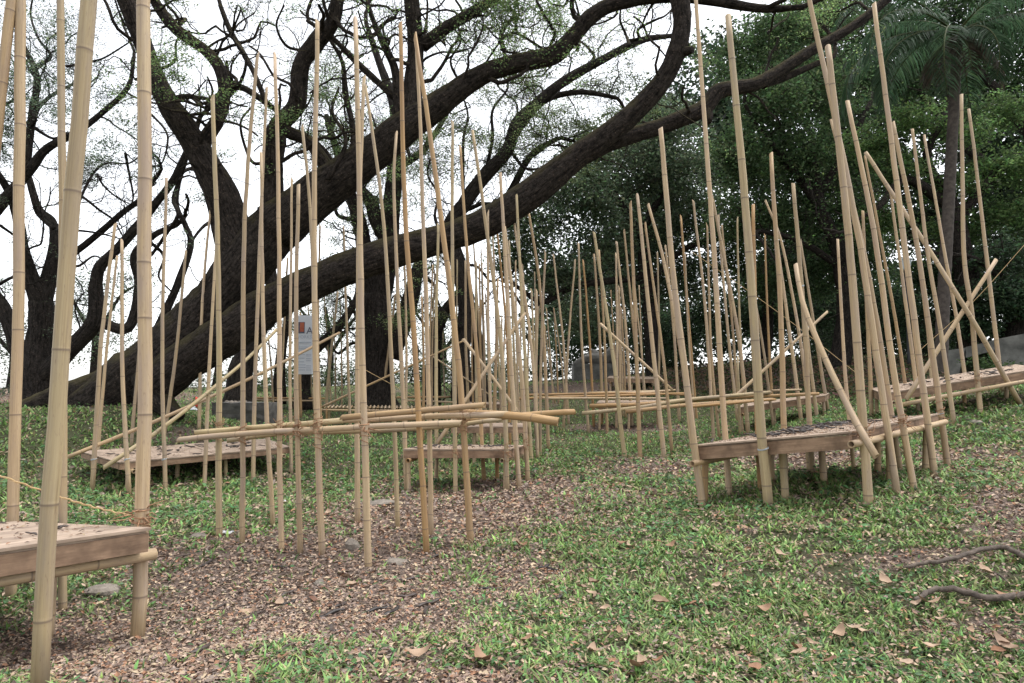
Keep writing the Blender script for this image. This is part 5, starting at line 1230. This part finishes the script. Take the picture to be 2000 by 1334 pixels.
# ------------------------------------------------------------------ built things in the background
def block_mesh(name, sx, sy, sz, seed, mat, rough=.03, n=6):
    rg = np.random.default_rng(seed); V = []; Q = []; idx = {}
    def vid(p):
        k_ = tuple(np.round(p, 4))
        if k_ not in idx: idx[k_] = len(V); V.append(np.array(p))
        return idx[k_]
    for ax_ in range(3):
        for sg in (-1, 1):
            for i in range(n):
                for j in range(n):
                    q = []
                    for (a, b_) in ((i, j), (i + 1, j), (i + 1, j + 1), (i, j + 1)):
                        p = np.zeros(3); p[ax_] = sg; p[(ax_ + 1) % 3] = 2 * a / n - 1; p[(ax_ + 2) % 3] = 2 * b_ / n - 1; q.append(vid(p))
                    Q.append(q if sg > 0 else q[::-1])
    V = np.array(V); e = (np.abs(V) > .99).sum(1)
    V = V * np.where(e >= 2, .975, 1.0)[:, None]
    V = V * np.array([sx / 2, sy / 2, sz / 2]) + rg.standard_normal(V.shape) * rough * min(sx, sy, sz) * .4 + [0, 0, sz / 2]
    return mesh_np(name, V, Q, None, mat, False)
b0 = onground(472, 824)
y = b0[1]
o = link('stone_block', block_mesh('stone_block', 118 * y / F, .7, 36 * y / F + .1, 3, M_STONE), None, b0 + [0, .3, -.08]); o.rotation_euler[2] = -.12
tag(o, 'long grey stone block lying on the grass below the leaning trunk', 'stone block')
for i in range(7):
    q = b0 + [(-38 + i * 6.5) * y / F, .25 + rnd.uniform(-.15, .15), 36 * y / F + .015]
    tag(link('rubble_stone', rock_mesh('rubble_stone', .075, .07, .06, 60 + i), None, q), 'small rubble stone piled on the grey stone block', 'stone', 'rubble on the stone block')
# reclining statue on its plinth
sb = at(1170, 742, 29.5); sb[2] = float(gz(sb[0], sb[1]))
st = empty('stone_statue', sb, 'weathered stone statue reclining on a concrete plinth among dark trees', 'statue')
k_ = 29.5 / F
ph = sb[2]; ptop = at(1165, 711, 29.5)[2]
link('plinth', block_mesh('plinth', 104 * k_, 1.0, ptop - ph + .25, 5, M_CONC, .015), st).location = (0, 0, -.25)
def body(chains, mat, name):
    A = Acc()
    for pts, r in chains:
        C = smooth_path(np.array(pts, float), 5); rr = np.interp(np.linspace(0, 1, len(C)), np.linspace(0, 1, len(r)), r)
        V, Q, T = tube(C, rr, 10); A.add(V, Q, T)
    return A.mesh(name, mat)
S = lambda u, v, dy=0.0: at(u, v, 29.5) + [0, dy, 0] - sb
chains = [([S(1119, 716, -.1), S(1130, 707, -.1), S(1148, 701, -.05), S(1166, 702)], [.10, .15, .20, .27]), ([S(1146, 709, .2), S(1150, 700, .2), S(1158, 689, .18), S(1168, 696, .1), S(1176, 703)], [.11, .14, .18, .22, .26]),
          ([S(1166, 703), S(1184, 701), S(1198, 690), S(1206, 680)], [.28, .30, .33, .26]), ([S(1204, 684), S(1208, 675), S(1210, 668)], [.13, .12, .12]), ([S(1209, 672), S(1211, 664), S(1211, 657)], [.14, .22, .13]),
          ([S(1200, 688, -.3), S(1208, 698, -.35), S(1214, 709, -.3)], [.13, .12, .10]), ([S(1196, 688, .25), S(1184, 696, .1), S(1174, 700, -.1)], [.13, .11, .10])]
me = body(chains, M_STATUE, 'figure')
fo = link('figure', me, st)
md = fo.modifiers.new('remesh', 'REMESH'); md.mode = 'VOXEL'; md.voxel_size = .05; md.use_smooth_shade = True
# concrete wall with a broken recess
wl_ = empty('concrete_wall', at(1905, 728, 14.8), 'stained concrete wall with an overgrown recess at the top of the slope', 'wall')
wo = np.array(wl_.location)
def quadbox(name, P, t, parent, mat):
    """upright panel: P = four corners (lower-left, lower-right, upper-right, upper-left), thickness t away from camera"""
    P = [np.asarray(q) for q in P]; n_ = unit(np.cross(P[1] - P[0], P[3] - P[0])); n_ = n_ if n_[1] > 0 else -n_
    c8 = np.array([P[0], P[1], P[1] + n_ * t, P[0] + n_ * t, P[3], P[2], P[2] + n_ * t, P[3] + n_ * t]); V, Q = box_vf(c8)
    return link(name, mesh_np(name, np.concatenate([c8[q] for q in Q]) - wo, np.arange(24).reshape(-1, 4), None, mat, False), parent)
quadbox('end_panel', [at(1855, 733, 15.2), at(1872, 733, 15.1), at(1886, 679, 15.1), at(1852, 684, 15.2)], .9, wl_, M_CONC)
quadbox('coping_slab', [at(1886, 699, 15.1), at(1948, 683, 14.8), at(1948, 663, 14.8), at(1886, 678, 15.1)], .85, wl_, M_CONC)
quadbox('wall_panel', [at(1948, 728, 14.8), at(2150, 700, 14.2), at(2150, 622, 14.2), at(1948, 662, 14.8)], .8, wl_, M_CONC)
quadbox('back_panel', [at(1870, 733, 15.7), at(1950, 728, 15.4), at(1950, 668, 15.4), at(1878, 684, 15.7)], .15, wl_, M_STONE)
A = Tree('x', 'x', (0, 0, 0), M_BARK2)
A.clump(at(1918, 712, 15.0), (.55, .3, .22), 700, .07, (.05, .085, .03), per=14, sub=.25, shell=.2); A.clump(at(1958, 716, 14.4), (.5, .25, .18), 500, .07, (.05, .085, .03), per=14, sub=.25, shell=.2)
bpy.data.objects.remove(A.o)
tag(link('weed_plant', A.lv.mesh('weed_plant', M_LEAF, False, {'col': 'FLOAT_COLOR'})), 'green weeds sprouting in the recess of the concrete wall', 'weeds', kind='stuff')
# park lamp
lp = at(1776, 700, 22.0); lp[2] = float(gz(lp[0], lp[1]))
lo = empty('park_lamp', lp, 'grey park lamp half hidden between tall poles and dark trees', 'lamp')
lh = at(1774, 516, 22.0) - lp; k_ = 22.0 / F
V, Q, T = tube(np.array([[0, 0, -.1], [0, 0, .3], [0, 0, lh[2] - .2]]), [.09, .06, .045], 10); link('post', mesh_np('post', V, Q, T, M_DARKM), lo)
V, Q, T = tube(np.array([[0, 0, lh[2] - .2], [0, 0, lh[2] - .16], [0, 0, lh[2] + .14]]), [.07, .13, .19], 6); link('lantern', mesh_np('lantern', V, Q, T, M_LAMP, False), lo)
V, Q, T = tube(np.array([[0, 0, lh[2] + .14], [0, 0, lh[2] + .17], [0, 0, lh[2] + .26]]), [.22, .21, .05], 6); link('lamp_cap', mesh_np('lamp_cap', V, Q, T, M_LAMP, False), lo)
# banner and poster
def flat(name, u0, v0, u1, v1, y, mat, parent, org, dy=0.0, th=.008):
    a, b_ = at(u0, v1, y), at(u1, v0, y)
    c8 = np.array([[a[0], y + dy, a[2]], [b_[0], y + dy, a[2]], [b_[0], y + dy + th, a[2]], [a[0], y + dy + th, a[2]], [a[0], y + dy, b_[2]], [b_[0], y + dy, b_[2]], [b_[0], y + dy + th, b_[2]], [a[0], y + dy + th, b_[2]]])
    V, Q = box_vf(c8 - org); Vq = np.concatenate([V[q] for q in Q])
    return link(name, mesh_np(name, Vq, np.arange(24).reshape(-1, 4), None, mat, False), parent)
def letters(text, u, v, hpx, y, parent, org, mat, dy):
    cu = bpy.data.curves.new('lettering', 'FONT'); cu.body = text; cu.size = hpx * y / F * 1.38; cu.extrude = .001; cu.materials.append(mat)
    tmp = bpy.data.objects.new('lettering', cu); col.objects.link(tmp); bpy.context.view_layer.update()
    me = bpy.data.meshes.new_from_object(tmp.evaluated_get(bpy.context.evaluated_depsgraph_get())); bpy.data.objects.remove(tmp)
    o = link('lettering', me, parent)
    p = at(u, v, y); o.location = (p[0] - org[0], dy + p[1] - org[1], p[2] - org[2]); o.rotation_euler = (math.pi / 2, 0, 0)
by = 16.5
bo = at(595, 618, by); be = empty('banner', bo, 'tall white printed workshop banner hanging behind the poles', 'banner')
bs = flat('banner_sheet', 576, 616, 613, 731, by, M_WHITE, be, bo)
flat('picture', 579, 629, 595.5, 651, by, M_INK, bs, bo, -.012, .008); flat('picture', 586, 630, 594.5, 648, by, M_RED, bs, bo, -.016, .003)
letters('A', 598.5, 652, 14, by, bs, bo, M_INK, -.012); letters('WORKSHOP', 577.5, 661, 6.4, by, bs, bo, M_INKL, -.012)
for i, (u0, v0, u1) in enumerate([(580, 667.5, 608), (582, 677, 606), (581, 680.5, 607), (581, 692, 596), (598, 691.5, 608), (598, 694.5, 608), (581, 699, 595), (598, 700, 608), (598, 704, 607), (581, 706, 594), (581, 712, 597), (598, 714, 608), (581, 717, 597), (598, 718, 607), (581, 722, 596), (598, 722, 608)]):
    flat('text_line', u0, v0, u1, v0 + (2.6 if i == 0 else 1.3), by, M_INKL, bs, bo, -.012, .008)
V, Q, T = tube(np.array([[-.22, 0, .02], [-.1, 0, .20], [0, 0, .42]]), .004, 4); link('cord', mesh_np('cord', V, Q, T, M_STRAW), be)
V, Q, T = tube(np.array([[.22, 0, .02], [.1, 0, .20], [0, 0, .42]]), .004, 4); link('cord', mesh_np('cord', V, Q, T, M_STRAW), be)
yo = at(908, 758, 24); pe = empty('poster', yo, 'small poster, purple above and white below, beyond the braces', 'poster')
ps = flat('poster_sheet', 902, 720, 914, 757, 24, M_WHITE, pe, yo); flat('picture', 902.4, 721, 913.6, 735, 24, M_BLUE, ps, yo, -.012)
print('GRASS', N_GRASS, 'TRIS', sum(len(m.loops) - 2 * len(m.polygons) for m in bpy.data.meshes if m.users))
